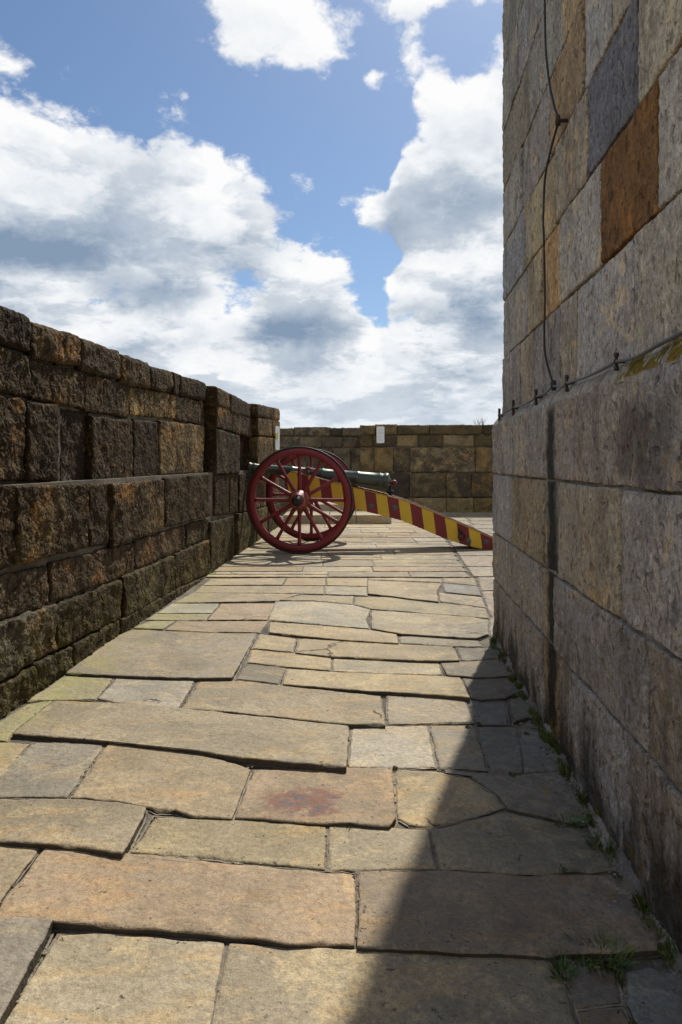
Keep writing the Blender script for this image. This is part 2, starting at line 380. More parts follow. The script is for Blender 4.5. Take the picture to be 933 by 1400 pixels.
P([(-170,1085),(0,1092),(92,1091),(165,1097),(201,1104),(186,1135),(168,1164),(100,1156),(62,1153),(0,1149),(-200,1142)],(.385,.32,.215),(.0,.020),.010)
P([(211,1116),(330,1122),(446,1129),(444,1187),(330,1177),(179,1164)],(.40,.33,.20),.005)
P([(451,1129),(530,1130),(585,1134),(597,1186),(540,1188),(487,1190),(448,1188)],YEL,.005)
P([(590,1133),(640,1122),(690,1109),(770,1126),(806,1142),(845,1190),(725,1194),(602,1187)],(.36,.31,.21),.006)
P([(45,1015),(143,1017),(118,1053),(92,1089),(0,1090),(-30,1089)],GREY,.004)
P([(-40,1013),(40,1016),(8,1050),(-40,1089),(-170,1083),(-110,1040)],TAN,.004)
P([(152,1012),(212,1017),(265,1028),(310,1040),(343,1051),(332,1080),(318,1118),(268,1116),(240,1107),(215,1108),(205,1103),(165,1096),(96,1090),(120,1055)],(.41,.325,.205),.010,.004)
P([(346,1051),(441,1050),(536,1050),(539,1085),(541,1118),(532,1127),(480,1125),(440,1126),(322,1119)],(.42,.32,.21),(.0,.020),0)
P([(541,1051),(600,1055),(640,1063),(676,1087),(688,1103),(640,1118),(585,1130),(560,1127),(544,1118)],BUFF,.004)
P([(603,1053),(676,1057),(712,1059),(770,1053),(800,1105),(812,1125),(770,1122),(695,1104),(679,1084),(643,1060)],(.29,.255,.195),.004)
P([(75,957),(180,961),(260,969),(330,977),(478,992),(474,1047),(400,1041),(330,1035),(270,1026),(148,1013),(17,1003),(50,975)],(.355,.30,.205),(.018,.028),.003)
P([(40,962),(72,957),(15,1002),(12,1013),(-40,1012),(-15,995)],MOS,.004)
P([(482,993),(585,992),(595,1048),(540,1050),(477,1048)],PALE,.006)
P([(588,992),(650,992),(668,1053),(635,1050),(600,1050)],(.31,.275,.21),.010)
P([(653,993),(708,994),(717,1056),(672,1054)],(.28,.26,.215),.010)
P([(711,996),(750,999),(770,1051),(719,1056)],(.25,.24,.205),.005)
P([(90,923),(155,927),(143,941),(131,955),(75,957),(33,958),(58,945)],MOS,.006)
P([(159,927),(267,929),(244,968),(170,962),(134,955)],(.41,.37,.29),.006)
P([(274,928),(330,930),(427,942),(520,952),(524,970),(527,989),(480,989),(400,982),(300,972),(249,969)],(.43,.36,.245),(.006,.024))
P([(529,951),(580,952),(636,957),(648,987),(592,989),(531,990)],(.42,.36,.26),.004)
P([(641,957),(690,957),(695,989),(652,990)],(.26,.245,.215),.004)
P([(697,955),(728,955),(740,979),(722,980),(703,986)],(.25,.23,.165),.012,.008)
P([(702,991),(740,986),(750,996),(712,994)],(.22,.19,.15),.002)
P([(152,872),(182,860),(222,862),(290,865),(351,866),(318,926),(235,926),(160,923),(89,920),(115,901)],(.31,.265,.19),.016,.002)
P([(226,861),(243,849),(367,849),(355,864),(290,864)],(.39,.31,.21),.006)
P([(182,858),(205,849),(239,849),(222,860)],MOS,.005)
P([(338,907),(389,913),(381,934),(323,928)],(.32,.28,.20),.008)
P([(356,867),(405,873),(401,891),(346,886)],(.41,.345,.22),.008)
P([(345,888),(400,893),(453,898),(452,916),(390,911),(339,905)],BUFF,.012)
P([(409,873),(470,876),(545,880),(620,884),(629,902),(600,903),(560,902),(453,897),(404,892)],(.42,.345,.22),.018)
P([(392,914),(453,918),(560,922),(602,924),(630,926),(643,953),(600,949),(545,946),(500,944),(440,939),(386,935)],(.44,.36,.22),.024)
P([(456,899),(600,904),(604,922),(530,921),(456,917)],(.46,.40,.28),.006)
P([(601,904),(640,904),(680,901),(697,901),(710,923),(672,924),(648,925),(612,922)],(.30,.26,.19),.016)
P([(632,926),(711,925),(717,942),(692,953),(660,956),(645,953)],(.28,.245,.18),.014)
P([(547,870),(612,871),(652,874),(660,884),(620,883),(547,879)],(.36,.315,.225),.004)
P([(625,885),(662,886),(682,878),(696,899),(640,903),(631,902)],(.26,.235,.18),.006)
P([(370,850),(441,855),(507,861),(543,867),(545,879),(465,874),(420,870),(368,864)],(.43,.35,.22),.016)
P([(508,834),(570,838),(640,843),(668,847),(668,866),(652,872),(612,870),(549,866),(508,859)],(.42,.36,.245),.018)
P([(378,822),(430,822),(483,827),(506,833),(500,846),(505,859),(441,854),(367,847)],(.42,.375,.28),.012)
P([(303,825),(376,825),(365,847),(284,847)],(.42,.33,.225),.005)
P([(236,825),(300,825),(289,838),(214,838)],(.45,.42,.32),.006)
P([(213,839),(289,839),(281,847),(243,848),(200,847)],MOS,.005)
P([(264,810),(410,812),(379,821),(238,824)],(.40,.335,.23),.012)
P([(412,813),(483,815),(482,826),(430,821),(384,820)],YEL,.010)
P([(485,816),(527,816),(600,824),(640,828),(664,832),(668,845),(570,837),(508,832),(485,826)],(.39,.33,.21),.010)
P([(503,793),(604,797),(597,808),(600,822),(560,818),(530,814),(503,811)],(.44,.365,.235),.018)
P([(445,801),(501,802),(502,814),(445,812)],(.40,.36,.26),.010)
P([(606,797),(652,801),(658,814),(609,809)],(.33,.315,.27),.008)
P([(601,810),(658,816),(665,831),(640,827),(602,822)],(.45,.375,.25),.006)
P([(289,791),(391,790),(386,799),(277,800)],(.40,.335,.23),.006)
P([(393,790),(445,790),(445,800),(388,800)],TAN,.006)
P([(276,801),(443,801),(443,812),(400,811),(266,810)],(.39,.33,.22),.006)
P([(447,790),(502,790),(502,801),(447,800)],BUFF,.008)
P([(504,790),(560,790),(604,791),(604,796),(504,792)],TAN,.004)
P([(606,790),(648,790),(652,800),(606,796)],BUFF,.008)
# flags on the far side of the curved joint, beyond the tower corner
P([(654,789),(720,788),(725,806),(658,807)],(.42,.35,.26),.006)
P([(659,808),(726,808),(740,842),(676,846),(672,842)],(.41,.33,.25),.004)
P([(670,848),(672,844),(745,843),(760,880),(690,874),(670,868)],(.38,.33,.24),.002)
# courses further off, laid in rows across the walk
def wallL(Y): return -1.78+.0465*Y
def wallR(Y): return .694+.0758*Y
def jointX(Y):  # curved joint right of which the walk turns behind the tower
    return 1.33 + .0*(Y) + .08*(Y-6.6)
y=7.10
tl=[TAN,BUFF,(.40,.345,.24),PALE,(.40,.33,.215),(.44,.37,.25),OR,(.37,.32,.23)]
while y<17.6:
    dep=random.choice((.36,.44,.5,.55)); x=wallL(y)+.03; xe=jointX(y)-.012
    while x<xe-.02:
        w=random.uniform(.55,1.35)
        if xe-(x+w)<.35: w=xe-x
        zf=random.uniform(.000,.007); t=random.choice(tl); g=.006
        cut=dep*random.choice((1,1,1,.5)) if w>.6 else dep
        x1=x+w
        if cut==dep:
            slab([Vector((x+g,y+dep-g,0)),Vector((x1-g,y+dep-g,0)),Vector((x1-g,y+g,zf)),Vector((x+g,y+g,zf))],t)
        else:
            slab([Vector((x+g,y+dep-g,0)),Vector((x1-g,y+dep-g,0)),Vector((x1-g,y+cut+g,zf)),Vector((x+g,y+cut+g,zf))],t)
            slab([Vector((x+g,y+cut-g,0)),Vector((x1-g,y+cut-g,0)),Vector((x1-g,y+g,zf)),Vector((x+g,y+g,zf))],random.choice(tl))
        x=x1
    y+=dep
y=7.12
while y<17.6:
    dep=random.choice((.7,.9,1.1)); x=jointX(y)+.02
    while x<6.5:
        w=random.uniform(.6,1.1)
        x0a,x0b=(jointX(y)+.02,jointX(y+dep)+.02) if abs(x-jointX(y)-.02)<.01 else (x+.012,x+.05)
        slab([Vector((x0b,y+dep-.012,.002)),Vector((x+w+.03,y+dep-.012,.002)),Vector((x+w-.012,y+.012,.006)),Vector((x0a,y+.012,.006))],random.choice([(.43,.35,.26),(.42,.36,.27),(.44,.37,.25)]))
        x+=w
    y+=dep
# walk behind and beside the camera, and behind the tower
for (ya,yb) in ((.66,1.10),(.1,.65),(-.45,.09),(-1.1,-.46),(-1.8,-1.11),(-2.6,-1.81)):
    x=wallL(ya)
    while x<wallR(ya)-.1:
        w=min(random.uniform(.6,1.2),wallR(ya)-x-.01)
        slab([Vector((x+.01,yb-.01,0)),Vector((x+w-.01,yb-.01,0)),Vector((x+w-.01,ya+.01,.01)),Vector((x+.01,ya+.01,.01))],random.choice(tl),step=.12)
        x+=w
for (ya,yb) in ((1.13,1.6),(1.62,2.2),(2.22,2.8)):
    xr=ground(0,HV+F*CH/ya).x-.25; 
    slab([Vector((wallL(yb)+.02,yb-.01,0)),Vector((min(-1.15,xr+.1),yb-.01,0)),Vector((min(-1.15,xr),ya+.01,.004)),Vector((wallL(ya)+.02,ya+.01,.004))],random.choice(tl),step=.12)
pav=flags.build('paving',M_FLAG,fixn=False); tag(pav,kind='structure')
pav['label']='worn uneven sandstone flagstone paving of the walk'
# joint bed: one gently uneven sheet under the flags
jb=MB(); nx,ny=140,420
for j in range(ny+1):
    for i in range(nx+1):
        X=-2.4+9.6*i/nx; Y=-3+23*j/ny
        jb.v.append(Vector((X,Y,-.0085+.006*noise.noise(Vector((X*3,Y*3,0)))+.0025*noise.noise(Vector((X*13,Y*13,4))))))
for j in range(ny):
    for i in range(nx):
        a=j*(nx+1)+i; jb.face((a,a+1,a+nx+2,a+nx+1),smooth=True)
tag(jb.build('joint_bed',M_JOINT,fixn=False),kind='structure')
# mortar fillet along the tower foot
fl=MB(); N=240
for i in range(N+1):
    Y=-2.5+7.15*i/N; w=max(.006,.026+.035*noise.noise(Vector((0,Y*3,1)))+.014*noise.noise(Vector((0,Y*17,3))))
    for k,(dx,z) in enumerate(((.01,.045),(0.,.026),(-w*.5,.012),(-w,.003),(-w-.008,-.03))):
        fl.v.append(Vector((wallR(Y)+dx-.004,Y,z+.010*noise.noise(Vector((k,Y*14,5))))))
for i in range(N):
    for k in range(4):
        a=i*5+k; fl.face((a,a+5,a+6,a+1),smooth=True)
tag(fl.build('mortar_strip',mat_mortar('foot_mortar',(.36,.31,.26),.5)),kind='structure')
# land far below / beyond the terrace
gm,nt,b=material('grass_land')
pos=nt.new('ShaderNodeNewGeometry').outputs['Position']
nt.l.new(nt.mix(nt.noise(pos,.02,5,.6),(.05,.075,.025,1),(.10,.11,.045,1)),b.inputs['Base Color']); b.inputs['Roughness'].default_value=1
g=MB(); g.v=[Vector(p) for p in ((-6000,-6000,-9),(6000,-6000,-9),(6000,6000,-9),(-6000,6000,-9))]; g.face((0,1,2,3))
tag(g.build('ground',gm,fixn=False),kind='structure')

# ------------------------------------------------------------------ masonry blocks
def grid_t(L,r,res):
    r=min(r,L*.3)
    a=[0,r*.12,r*.4,r]; n=max(1,int((L-2*r)/res))
    mid=[r+(L-2*r)*k/n for k in range(1,n)]
    return a+mid+[L-r,L-r*.4,L-r*.12,L]
def block(mb,O,e,n,q,d,depth=.28,amp=.012,rr=.015,tint=(.2,.17,.13),freq=7.,res=None,wob=.008,mat=0,topround=0.):
    """q = (s,z) corners TL,TR,BR,BL on the wall frame; front face bulges by fractal relief"""
    rnd=random.random(); TL,TR,BR,BL=[Vector(p) for p in q]
    W=((TR-TL).length+(BR-BL).length)/2; H=((TL-BL).length+(TR-BR).length)/2
    cY=(O+e*((TL.x+TR.x)/2)).y
    rs=res or max(.014,abs(cY)*.0038)
    ts=grid_t(W,rr,rs); tz=grid_t(H,rr,rs)
    b0=len(mb.v); a,c=len(ts),len(tz)
    kk=random.uniform(.85,1.15); tint=tuple(x*kk for x in tint)
    tl=random.uniform(-.012,.012)
    for zz in tz:
        fz=zz/H
        for ss in ts:
            fs=ss/W
            p=(BL.lerp(BR,fs)).lerp(TL.lerp(TR,fs),fz)
            ed=min(ss,W-ss); ez=min(zz,H-zz)
            drop=0
            for x in (ed,ez):
                if x<rr: k=1-x/rr; drop+=rr*(1-math.sqrt(max(0,1-k*k)))*.75
            P3=Vector((p.x*freq,p.y*freq,rnd*40))
            f=fbm(P3,6); rg=abs(noise.noise(P3*1.9)); fi=abs(noise.noise(P3*5.3)); f3=noise.noise(P3*9.)
            disp=amp*(f*.8+.9*rg-.3+.8*fi+.4*f3)+tl*(fs-.5)
            wv=noise.noise_vector(Vector((p.x*6,p.y*6,rnd*21)))*wob+noise.noise_vector(Vector((p.x*23,p.y*23,rnd*11)))*wob*.6
            mb.v.append(O+e*(p.x+wv.x)+n*(d+disp-drop)+Vector((0,0,p.y+wv.y)))
    for j in range(c-1):
        for i in range(a-1):
            k=b0+j*a+i; mb.face((k,k+1,k+a+1,k+a),tint,rnd,mat,True)
    ring=[b0+i for i in range(a)]+[b0+j*a+a-1 for j in range(1,c)]+[b0+(c-1)*a+i for i in range(a-2,-1,-1)]+[b0+j*a for j in range(c-2,0,-1)]
    nn=n.normalized(); en=e.normalized(); base=O.dot(nn)+d-depth; m=len(ring)
    cs=sum(p.x for p in (TL,TR,BR,BL))/4; cz_=sum(p.y for p in (TL,TR,BR,BL))/4; prev=ring
    for st,fr in enumerate((.06,.18,.45,1.)):
        cur=[]
        for k in ring:
            v=mb.v[k]; h0=v.dot(nn)-base; pz=v-nn*(h0*fr)
            if fr<1:
                o_=noise.noise(Vector((pz.x*9+rnd*7,pz.y*9,pz.z*9)))*amp*.8+noise.noise(Vector((pz.x*27,pz.y*27+rnd*5,pz.z*27)))*amp*.4
                dz_=1 if v.z>cz_ else -1
                pz=pz+Vector((0,0,o_*dz_))+en*(o_*(1 if (v-O).dot(en)>cs else -1))
            cur.append(len(mb.v)); mb.v.append(pz)
        for i in range(m):
            j=(i+1)%m; mb.face((prev[j],prev[i],cur[i],cur[j]),tint,rnd,mat,True)
        prev=cur
    b1=prev[0]
    mb.face([b1+i for i in range(m)],tint,rnd,mat)

# --- left parapet
eL=Vector((.0465,1,0)); nL=Vector((1,-.0465,0)).normalized(); OL=Vector((-1.78,0,0))
def sL(u,v,d):
    p=onplane(u,v,OL+nL*d,nL); return (p.y,p.z)   # e has unit y, so s = y
DK=[(.17,.122,.062),(.20,.145,.072),(.15,.112,.062),(.25,.182,.088),(.18,.126,.06),(.22,.148,.064)]
BR=[(.33,.22,.085),(.30,.20,.08),(.35,.26,.12),(.25,.185,.09)]
WL=MB(); COP=MB(); FOOT=MB()
def LB(mb,u0,u1,tl,tr,bl,br,d,tint=None,amp=.0125,ext=True,zb=None,**k):
    q=[sL(u0,tl,d),sL(u1,tr,d),sL(u1,br,d),sL(u0,bl,d)]
    if u0==0 and ext: q[0]=(2.75,q[0][1]); q[3]=(2.75,q[3][1])
    if zb is not None: q[2]=(q[2][0],zb); q[3]=(q[3][0],zb)
    block(mb,OL,eL,nL,q,d,tint=tint or random.choice(DK),amp=amp,**k)
dU=-.085
for a in ((0,44,414,434,471,481),(46,110,439,459,489,501),(112,166,461,480,507,519),(167,206,483,496,525,531),(207,236,500,508,531,538),(237,247,508,511,539,542),(248,282,512,523,541,548)):
    LB(COP,*a,dU+.015,tint=random.choice(DK[:3]),depth=.55,rr=.03,amp=.016)
for a in ((0,43,474,488,537,543),(44,115,491,509,546,558),(116,177,511,526,562,571),(178,240,529,540,567,573),(241,278,541,550,574,581)):
    LB(WL,*a,dU-.005,tint=random.choice(BR))
for a,t,o in (((0,35,540,547,656,656),DK[3],0),((39,80,548,554,657,658),DK[0],.012),((83,121,558,563,659,658),DK[2],-.03),((125,182,568,576,660,657),BR[1],.012),((183,218,573,577,656,652),DK[0],-.012),((220,278,575,582,649,646),BR[3],.01)):
    LB(WL,*a,dU+o,tint=t)
for a,t,o in (((0,21,661,663,780,774),(.22,.15,.075),0),((24,122,664,662,774,749),DK[1],.012),((123,149,662,661,748,743),DK[2],-.01),((154,226,662,655,749,722),DK[0],.008),((228,287,653,648,721,706),DK[1],.012)):
    LB(WL,*a,o,tint=t,amp=.015)
for a,t in (((0,67,782,772,841,828),(.17,.14,.10)),((69,184,770,741,824,783),(.20,.14,.09)),((185,253,739,718,779,751),(.17,.12,.08)),((255,287,717,708,747,737),(.2,.17,.11))):
    LB(WL,*a,-.012,tint=t)
for a,t in (((0,78,848,826,930,888),(.17,.16,.13)),((80,166,829,793,888,845),(.17,.15,.08)),((171,240,789,759,845,807),(.16,.14,.08)),((241,287,758,738,806,784),(.22,.145,.085))):
    LB(WL,*a,.02,tint=t,amp=.017)
for a in ((0,48,934,911,974,939),(50,100,908,884,936,910),(102,165,882,848,908,864),(167,240,847,808,862,815),(242,290,806,785,814,780)):
    LB(FOOT,*a,.035,tint=random.choice([(.15,.13,.09),(.18,.15,.09)]),zb=-.08,amp=.018)
# further bays: piers that stand forward of the wall
dB=.015; dC=.10
for a in ((297,315,528,537,556,562),(316,344,537,552,566,572)): LB(COP,*a,dB+.01,tint=DK[3],depth=.7,rr=.04)
for a in ((297,318,554,563,584,590),(319,344,563,572,591,598)): LB(WL,*a,dB,tint=random.choice(DK[3:]),depth=.5)
for a in ((297,328,586,596,648,647),): LB(WL,*a,dB+.005,tint=(.22,.19,.12),depth=.5)
for a in ((329,352,597,602,647,648),): LB(WL,*a,-.11,tint=DK[0],depth=.2)
for a in ((353,374,552,557,570,574),(375,383,557,559,574,576)): LB(COP,*a,dC+.01,tint=DK[3],depth=.8,rr=.04)
for a in ((353,373,571,574,595,597),(374,383,574,576,597,599)): LB(WL,*a,dC,tint=DK[3],depth=.6)
for a in ((353,374,597,599,645,645),(375,383,599,600,645,645)): LB(WL,*a,dC,tint=DK[1],depth=.6)
for a,t in (((295,313,650,648,705,703),DK[0]),((315,326,648,647,703,700),DK[3]),((328,344,648,647,701,697),DK[1]),((346,364,647,647,696,691),DK[3]),((365,382,647,647,690,684),DK[1])):
    LB(WL,*a,.0,tint=t)
for a in ((289,319,714,706,767,757),(326,350,703,698,756,738),(352,366,697,693,736,729),(368,383,692,688,728,721)):
    LB(WL,*a,.02,tint=random.choice(((.19,.17,.085),(.16,.14,.08))),zb=-.06)
# the same courses carried on beside and behind the camera
rows=[(1.961,1.765,dU+.01,COP),(1.75,1.535,dU,WL),(1.52,1.12,dU,WL),(1.10,.69,0,WL),(.68,.475,-.01,WL),(.445,.165,.02,WL),(.15,-.08,.035,FOOT)]
for zt,zb,d,mb in rows:
    yy=2.73
    while yy>-2.6:
        w=random.uniform(.35,.75)
        block(mb,OL,eL,nL,[(yy-w,zt),(yy,zt),(yy,zb),(yy-w,zb)],d,tint=random.choice(DK),depth=.55 if mb is COP else .28,res=.05,amp=.016); yy-=w+.015
# core / mortar
core=MB()
def slabbox(mb,Y0,Y1,z0,z1,n0,n1):
    b=len(mb.v)
    for z in (z0,z1):
        for Y,nn in ((Y0,n0),(Y1,n0),(Y1,n1),(Y0,n1)):
            mb.v.append(OL+eL*Y+nL*nn+Vector((0,0,z)))
    for q in ((3,2,1,0),(4,5,6,7),(0,1,5,4),(1,2,6,5),(2,3,7,6),(3,0,4,7)): mb.face([b+i for i in q])
slabbox(core,-2.6,7.15,-.2,1.9,-.62,dU-.035)
slabbox(core,7.15,11.8,-.2,1.96,-.66,-.14)
slabbox(core,7.72,9.3,1.1,1.99,-.14,dB-.05)
slabbox(core,10.95,11.7,1.1,2.08,-.14,dC-.05)
slabbox(core,-2.6,12.9,-.2,1.085,dU-.035,-.035)
lw=empty('parapet_wall',(-1.8,6,0))
tag(lw,'dark rough-faced stone parapet running along the left edge of the walk','wall')
for nm,mb,mt in (('masonry',WL,M_PARAPET),('coping',COP,M_PARAPET),('footing',FOOT,M_PARAPET),('mortar_core',core,M_MORTAR)):
    localise(mb,lw.location); mb.build(nm,mt,lw,fixn=(mb is core))

# --- far parapet: two faces
def far_wall(name,Y,u_rows,label,back,zg=-.06,tints=None,skew=0.):
    O=Vector((0,Y,0)); e=Vector((1,skew,0)); n=Vector((skew,-1,0)).normalized()
    A=MB(); C_=MB(); K=MB()
    allx=[]
    for ri,(vt,vb,us,d) in enumerate(u_rows):
        for u0,u1 in zip(us,us[1:]):
            q=[]
            for (u,v) in ((u0+.2,vt),(u1-.2,vt),(u1-.2,vb),(u0+.2,vb)):
                p=onplane(u,v,O,n); q.append((p.x,p.z)); allx.append(p.x)
            if ri==len(u_rows)-1: q[2]=(q[2][0],zg); q[3]=(q[3][0],zg)
            jz=random.uniform(-.03,.02) if ri==0 else 0
            q[0]=(q[0][0],q[0][1]+jz); q[1]=(q[1][0],q[1][1]+jz)
            block(C_ if ri==0 else A,O,e,n,q,d,depth=.6 if ri==0 else .25,amp=.035,rr=.045,tint=random.choice(tints),res=.05,freq=5)
    zt=onplane(CU,u_rows[0][1]-2,O,n).z
    x0,x1=min(allx)+.02,max(allx)-.02
    b=len(K.v)
    for z in (-.3,zt):
        for x,nn in ((x0,-.03),(x1,-.03),(x1,-back),(x0,-back)): K.v.append(O+e*x+n*nn+Vector((0,0,z)))
    for qd in ((3,2,1,0),(4,5,6,7),(0,1,5,4),(1,2,6,5),(2,3,7,6),(3,0,4,7)): K.face([b+i for i in qd])
    r=empty(name,((x0+x1)/2,Y,0)); tag(r,label,'wall','parapets closing the far end of the walk')
    for nm,mb,mt in (('masonry',A,M_FAR),('coping',C_,M_FAR),('mortar_core',K,M_MORTAR)):
        localise(mb,r.location); mb.build(nm,mt,r,fixn=(mb is K))
    return r
FT=[(.29,.22,.115),(.15,.12,.07),(.36,.29,.18),(.20,.16,.09),(.28,.20,.085),(.32,.25,.135),(.10,.082,.055)]
far_wall('parapet_wall',16.3,[(580,594,[493,514,543,587,660,700,745,800,860],.03),(595,611,[493,511,543,571,606,648,690,740,790,860],.0),(612,646,[493,512,538,561,650,701,750,810,860],.01),(647,680,[493,530,560,610,645,690,740,800,860],.02),(681,702,[493,525,565,610,648,700,760,860],.03)],
         'brown stone parapet closing the walk behind the gun breech, white notice on it',.6,tints=FT)
far_wall('parapet_wall',17.0,[(585,596,[330,360,402,452,468,495],.03),(597,612,[330,372,410,440,470,495],.0),(613,646,[330,380,420,455,480,495],.01),(647,668,[330,392,430,470,495],.01),(669,705,[330,400,455,495],.02)],
         'set-back darker stone parapet seen through and above the gun wheels',.6,tints=[(.24,.205,.15),(.28,.24,.175),(.18,.155,.115)])
# steps in the recess
def step(Y0,Y1,x0,x1,z,label):
    mb=MB(); O=Vector((0,Y0,0)); e=Vector((1,0,0)); n=Vector((0,-1,0)); xs=x0
    i=0
    while xs<x1-.01:
        w=random.uniform(.5,.9)
        if x1-xs-w<.3: w=x1-xs
        block(mb,O,e,n,[(xs,z),(xs+w-.012,z),(xs+w-.012,-.08),(xs,-.08)],0,depth=Y1-Y0,amp=.006,rr=.015,tint=(.40,.34,.23),res=.08); xs+=w
    o=empty('stone_step',((x0+x1)/2,Y0,0)); tag(o,label,'step')
    localise(mb,o.location); mb.build('tread',M_FLAG,o,fixn=False)
step(13.25,14.4,-1.12,1.0,.17,'long low stone step behind the gun wheels, nearest the walk')
step(14.42,16.9,-1.12,.35,.31,'upper stone step against the set-back parapet behind the wheels')

# --- tower on the right
eT=Vector((.0758,1,0)); nT=Vector((-1,.0758,0)).normalized(); OT=Vector((.694,0,0)); SET=.055
def YT(u,off=0.): return (.694+off)/((u-CU)/F-.0758)
PL=MB(); UP=MB(); LED=MB(); TC=MB()
GB=(.25,.23,.20); GR=(.245,.238,.235); TN=(.31,.265,.195); OG=(.175,.092,.036); BL=(.125,.122,.13); BN=(.27,.228,.175); LG=(.30,.28,.255)
TG=.006
def TB(mb,z0,z1,ya,yb,tint,off=0.,amp=.006,dz=0,**k):
    block(mb,OT-nT*off if False else OT,eT,nT,[(yb+TG,z1-TG),(ya-TG,z1-TG),(ya-TG,z0+TG),(yb+TG,z0+TG)][0:4],dz-off,depth=.3,amp=amp,tint=tint,rr=.007,freq=6,wob=.005,**k)
def course(mb,z0,z1,us,tints,off=0.,amp=.006,far=4.69,offs=None):
    ys=[far]+[YT(u,off) for u in us]
    for i in range(len(ys)-1):
        TB(mb,z0,z1,ys[i],ys[i+1],tints[i],off,amp,(offs[i] if offs else random.uniform(-.001,.006)))
    yy=ys[-1]
    while yy>-3:
        w=random.uniform(.5,.9); TB(mb,z0,z1,yy,yy-w,random.choice((GB,GR,BN,TN,LG)),off,amp,res=.05); yy-=w
course(PL,1.122,1.46,[704,746,876,935],[GB,GB,(.25,.215,.18),(.255,.235,.215)],offs=[.004,.010,.004,.008],amp=.009)
course(PL,.722,1.122,[700,745,766,850,937],[GR,(.29,.24,.17),(.22,.20,.17),(.30,.26,.195),LG],offs=[.0,.004,.0,.008,.004],amp=.009)
course(PL,.405,.722,[744,761,887,945],[(.27,.25,.22),(.33,.27,.185),(.265,.25,.23),(.29,.25,.20)],offs=[.004,.002,.008,.004],amp=.008)
course(PL,-.08,.405,[744,764,782,862,960],[(.27,.25,.22),(.23,.17,.11),(.24,.21,.17),(.27,.26,.245),(.25,.225,.19)],offs=[.004,.0,.003,.008,.006],amp=.010)
ZU=[1.515,1.90,2.28,2.64,3.02,3.42,3.82,4.22,4.62,5.05,5.5,6.,6.5,7.,7.6,8.2]
uj={0:([712,731,768,790,868,940],[GB,BN,(.22,.20,.185),(.30,.265,.215),LG,(.33,.295,.235)]),
    1:([722,742,768,823,902,945],[GB,(.30,.25,.17),(.33,.21,.10),(.30,.275,.23),OG,(.31,.28,.23)]),
    2:([720,760,805,872,940],[GR,(.33,.26,.16),(.30,.25,.185),BL,(.32,.275,.205)]),
    3:([715,752,800,838,905],[GB,(.27,.24,.215),(.28,.20,.125),(.31,.29,.265),(.30,.25,.185)]),
    4:([725,770,824,880],[(.27,.235,.18),GB,(.30,.225,.14),(.31,.29,.265)]),
    5:([710,755,790,830],[GB,(.24,.225,.215),GR,BN]),
    6:([722,768,800],[GB,TN,GR]),7:([712,748,790],[BN,GB,LG])}
for i in range(len(ZU)-1):
    us,ts=uj.get(i,([715+10*(i%3),765],[GB,BN]))
    course(UP,ZU[i],ZU[i+1],us,ts,SET,far=4.61,amp=.0065,offs=[random.uniform(.001,.008) for _ in us])
# weathered ledge on top of the plinth: a sloping strip of long stones
ys=[4.69,3.9,3.02,2.3,1.77,1.1,.3,-.6,-1.6,-3.]
for a,b_ in zip(ys,ys[1:]):
    n_=max(2,int((a-b_)/.04)); rnd=random.random(); kk=random.uniform(.9,1.1); t=tuple(c*kk for c in (.27,.25,.21)); base=len(LED.v)
    for i in range(n_+1):
        Y=a-.004+(b_-a+.008)*i/n_
        for k,(o,z) in enumerate(((.004,1.445),(.007,1.462),(.016,1.478),(.030,1.498),(.045,1.518),(.09,1.528))):
            w=.004*noise.noise(Vector((k*3,Y*9,rnd*9)))+.003*noise.noise(Vector((k*3,Y*40,rnd*9)))
            yy=min(Y,4.69-o) if Y>4.6 else Y
            LED.v.append(OT+eT*yy-nT*(o+w-.006)+Vector((0,0,z+w)))
    for i in range(n_):
        for k in range(5):
            q=base+i*6+k; LED.face((q,q+6,q+7,q+1),t,rnd,0,True)
def tbox(mb,ya,yb,z0,z1,o,deep):
    b=len(mb.v); p=[OT+eT*ya-nT*o,OT+eT*yb-nT*o,OT+eT*yb-nT*(o+deep),OT+eT*ya-nT*(o+deep)]
    for z in (z0,z1):
        for k in p: mb.v.append(k+Vector((0,0,z)))
    for q in ((3,2,1,0),(4,5,6,7),(0,1,5,4),(1,2,6,5),(2,3,7,6),(3,0,4,7)): mb.face([b+i for i in q])
tbox(TC,4.67,-3,-.3,1.47,.0075,6); tbox(TC,4.59,-3,1.47,8.2,SET+.0085,6)
tw=empty('tower',(3.5,1,0)); tag(tw,'tall weathered ashlar tower rising at the right edge, in shade','tower')
for nm,mb,mt in (('plinth',PL,M_TOWER),('wall',UP,M_TOWER),('weathered_ledge',LED,M_TOWER),('mortar_core',TC,M_TMORTAR)):
    localise(mb,tw.location); mb.build(nm,mt,tw,fixn=(mb in (TC,LED)))

# ------------------------------------------------------------------ lightning conductor cables
M_CAB=paint('lead_cable',(.10,.10,.105),.55,(.03,.03,.03))
M_CABD=paint('dark_cable',(.025,.024,.025),.6,(.06,.055,.05))
M_RUST=paint('rusty_iron',(.05,.028,.024),.75,(.13,.05,.025))
def onT(u,v,out):  return onplane(u,v,OT-nT*SET+nT*out,nT)
def smooth(pts,k=6):
    out=[]
    for i in range(len(pts)-1):
        p0=pts[max(i-1,0)];p1=pts[i];p2=pts[i+1];p3=pts[min(i+2,len(pts)-1)]
        for j in range(k):
            t=j/k
            out.append(.5*((2*p1)+(p2-p0)*t+(2*p0-5*p1+4*p2-p3)*t*t+(3*p1-p0-3*p2+p3)*t*t*t))
    out.append(pts[-1]); return out
hp=[(683,568),(692,564),(702,557.5),(718,553),(733,543),(746,537),(757,528),(768,529.5),(775,524),(800,516),(822,506),(843,494.5),(868,489),(900,472),(933,455),(975,437),(1060,395)]
pts=smooth([onT(u,v,.048) for u,v in hp])
e0=onT(757,528,.048)
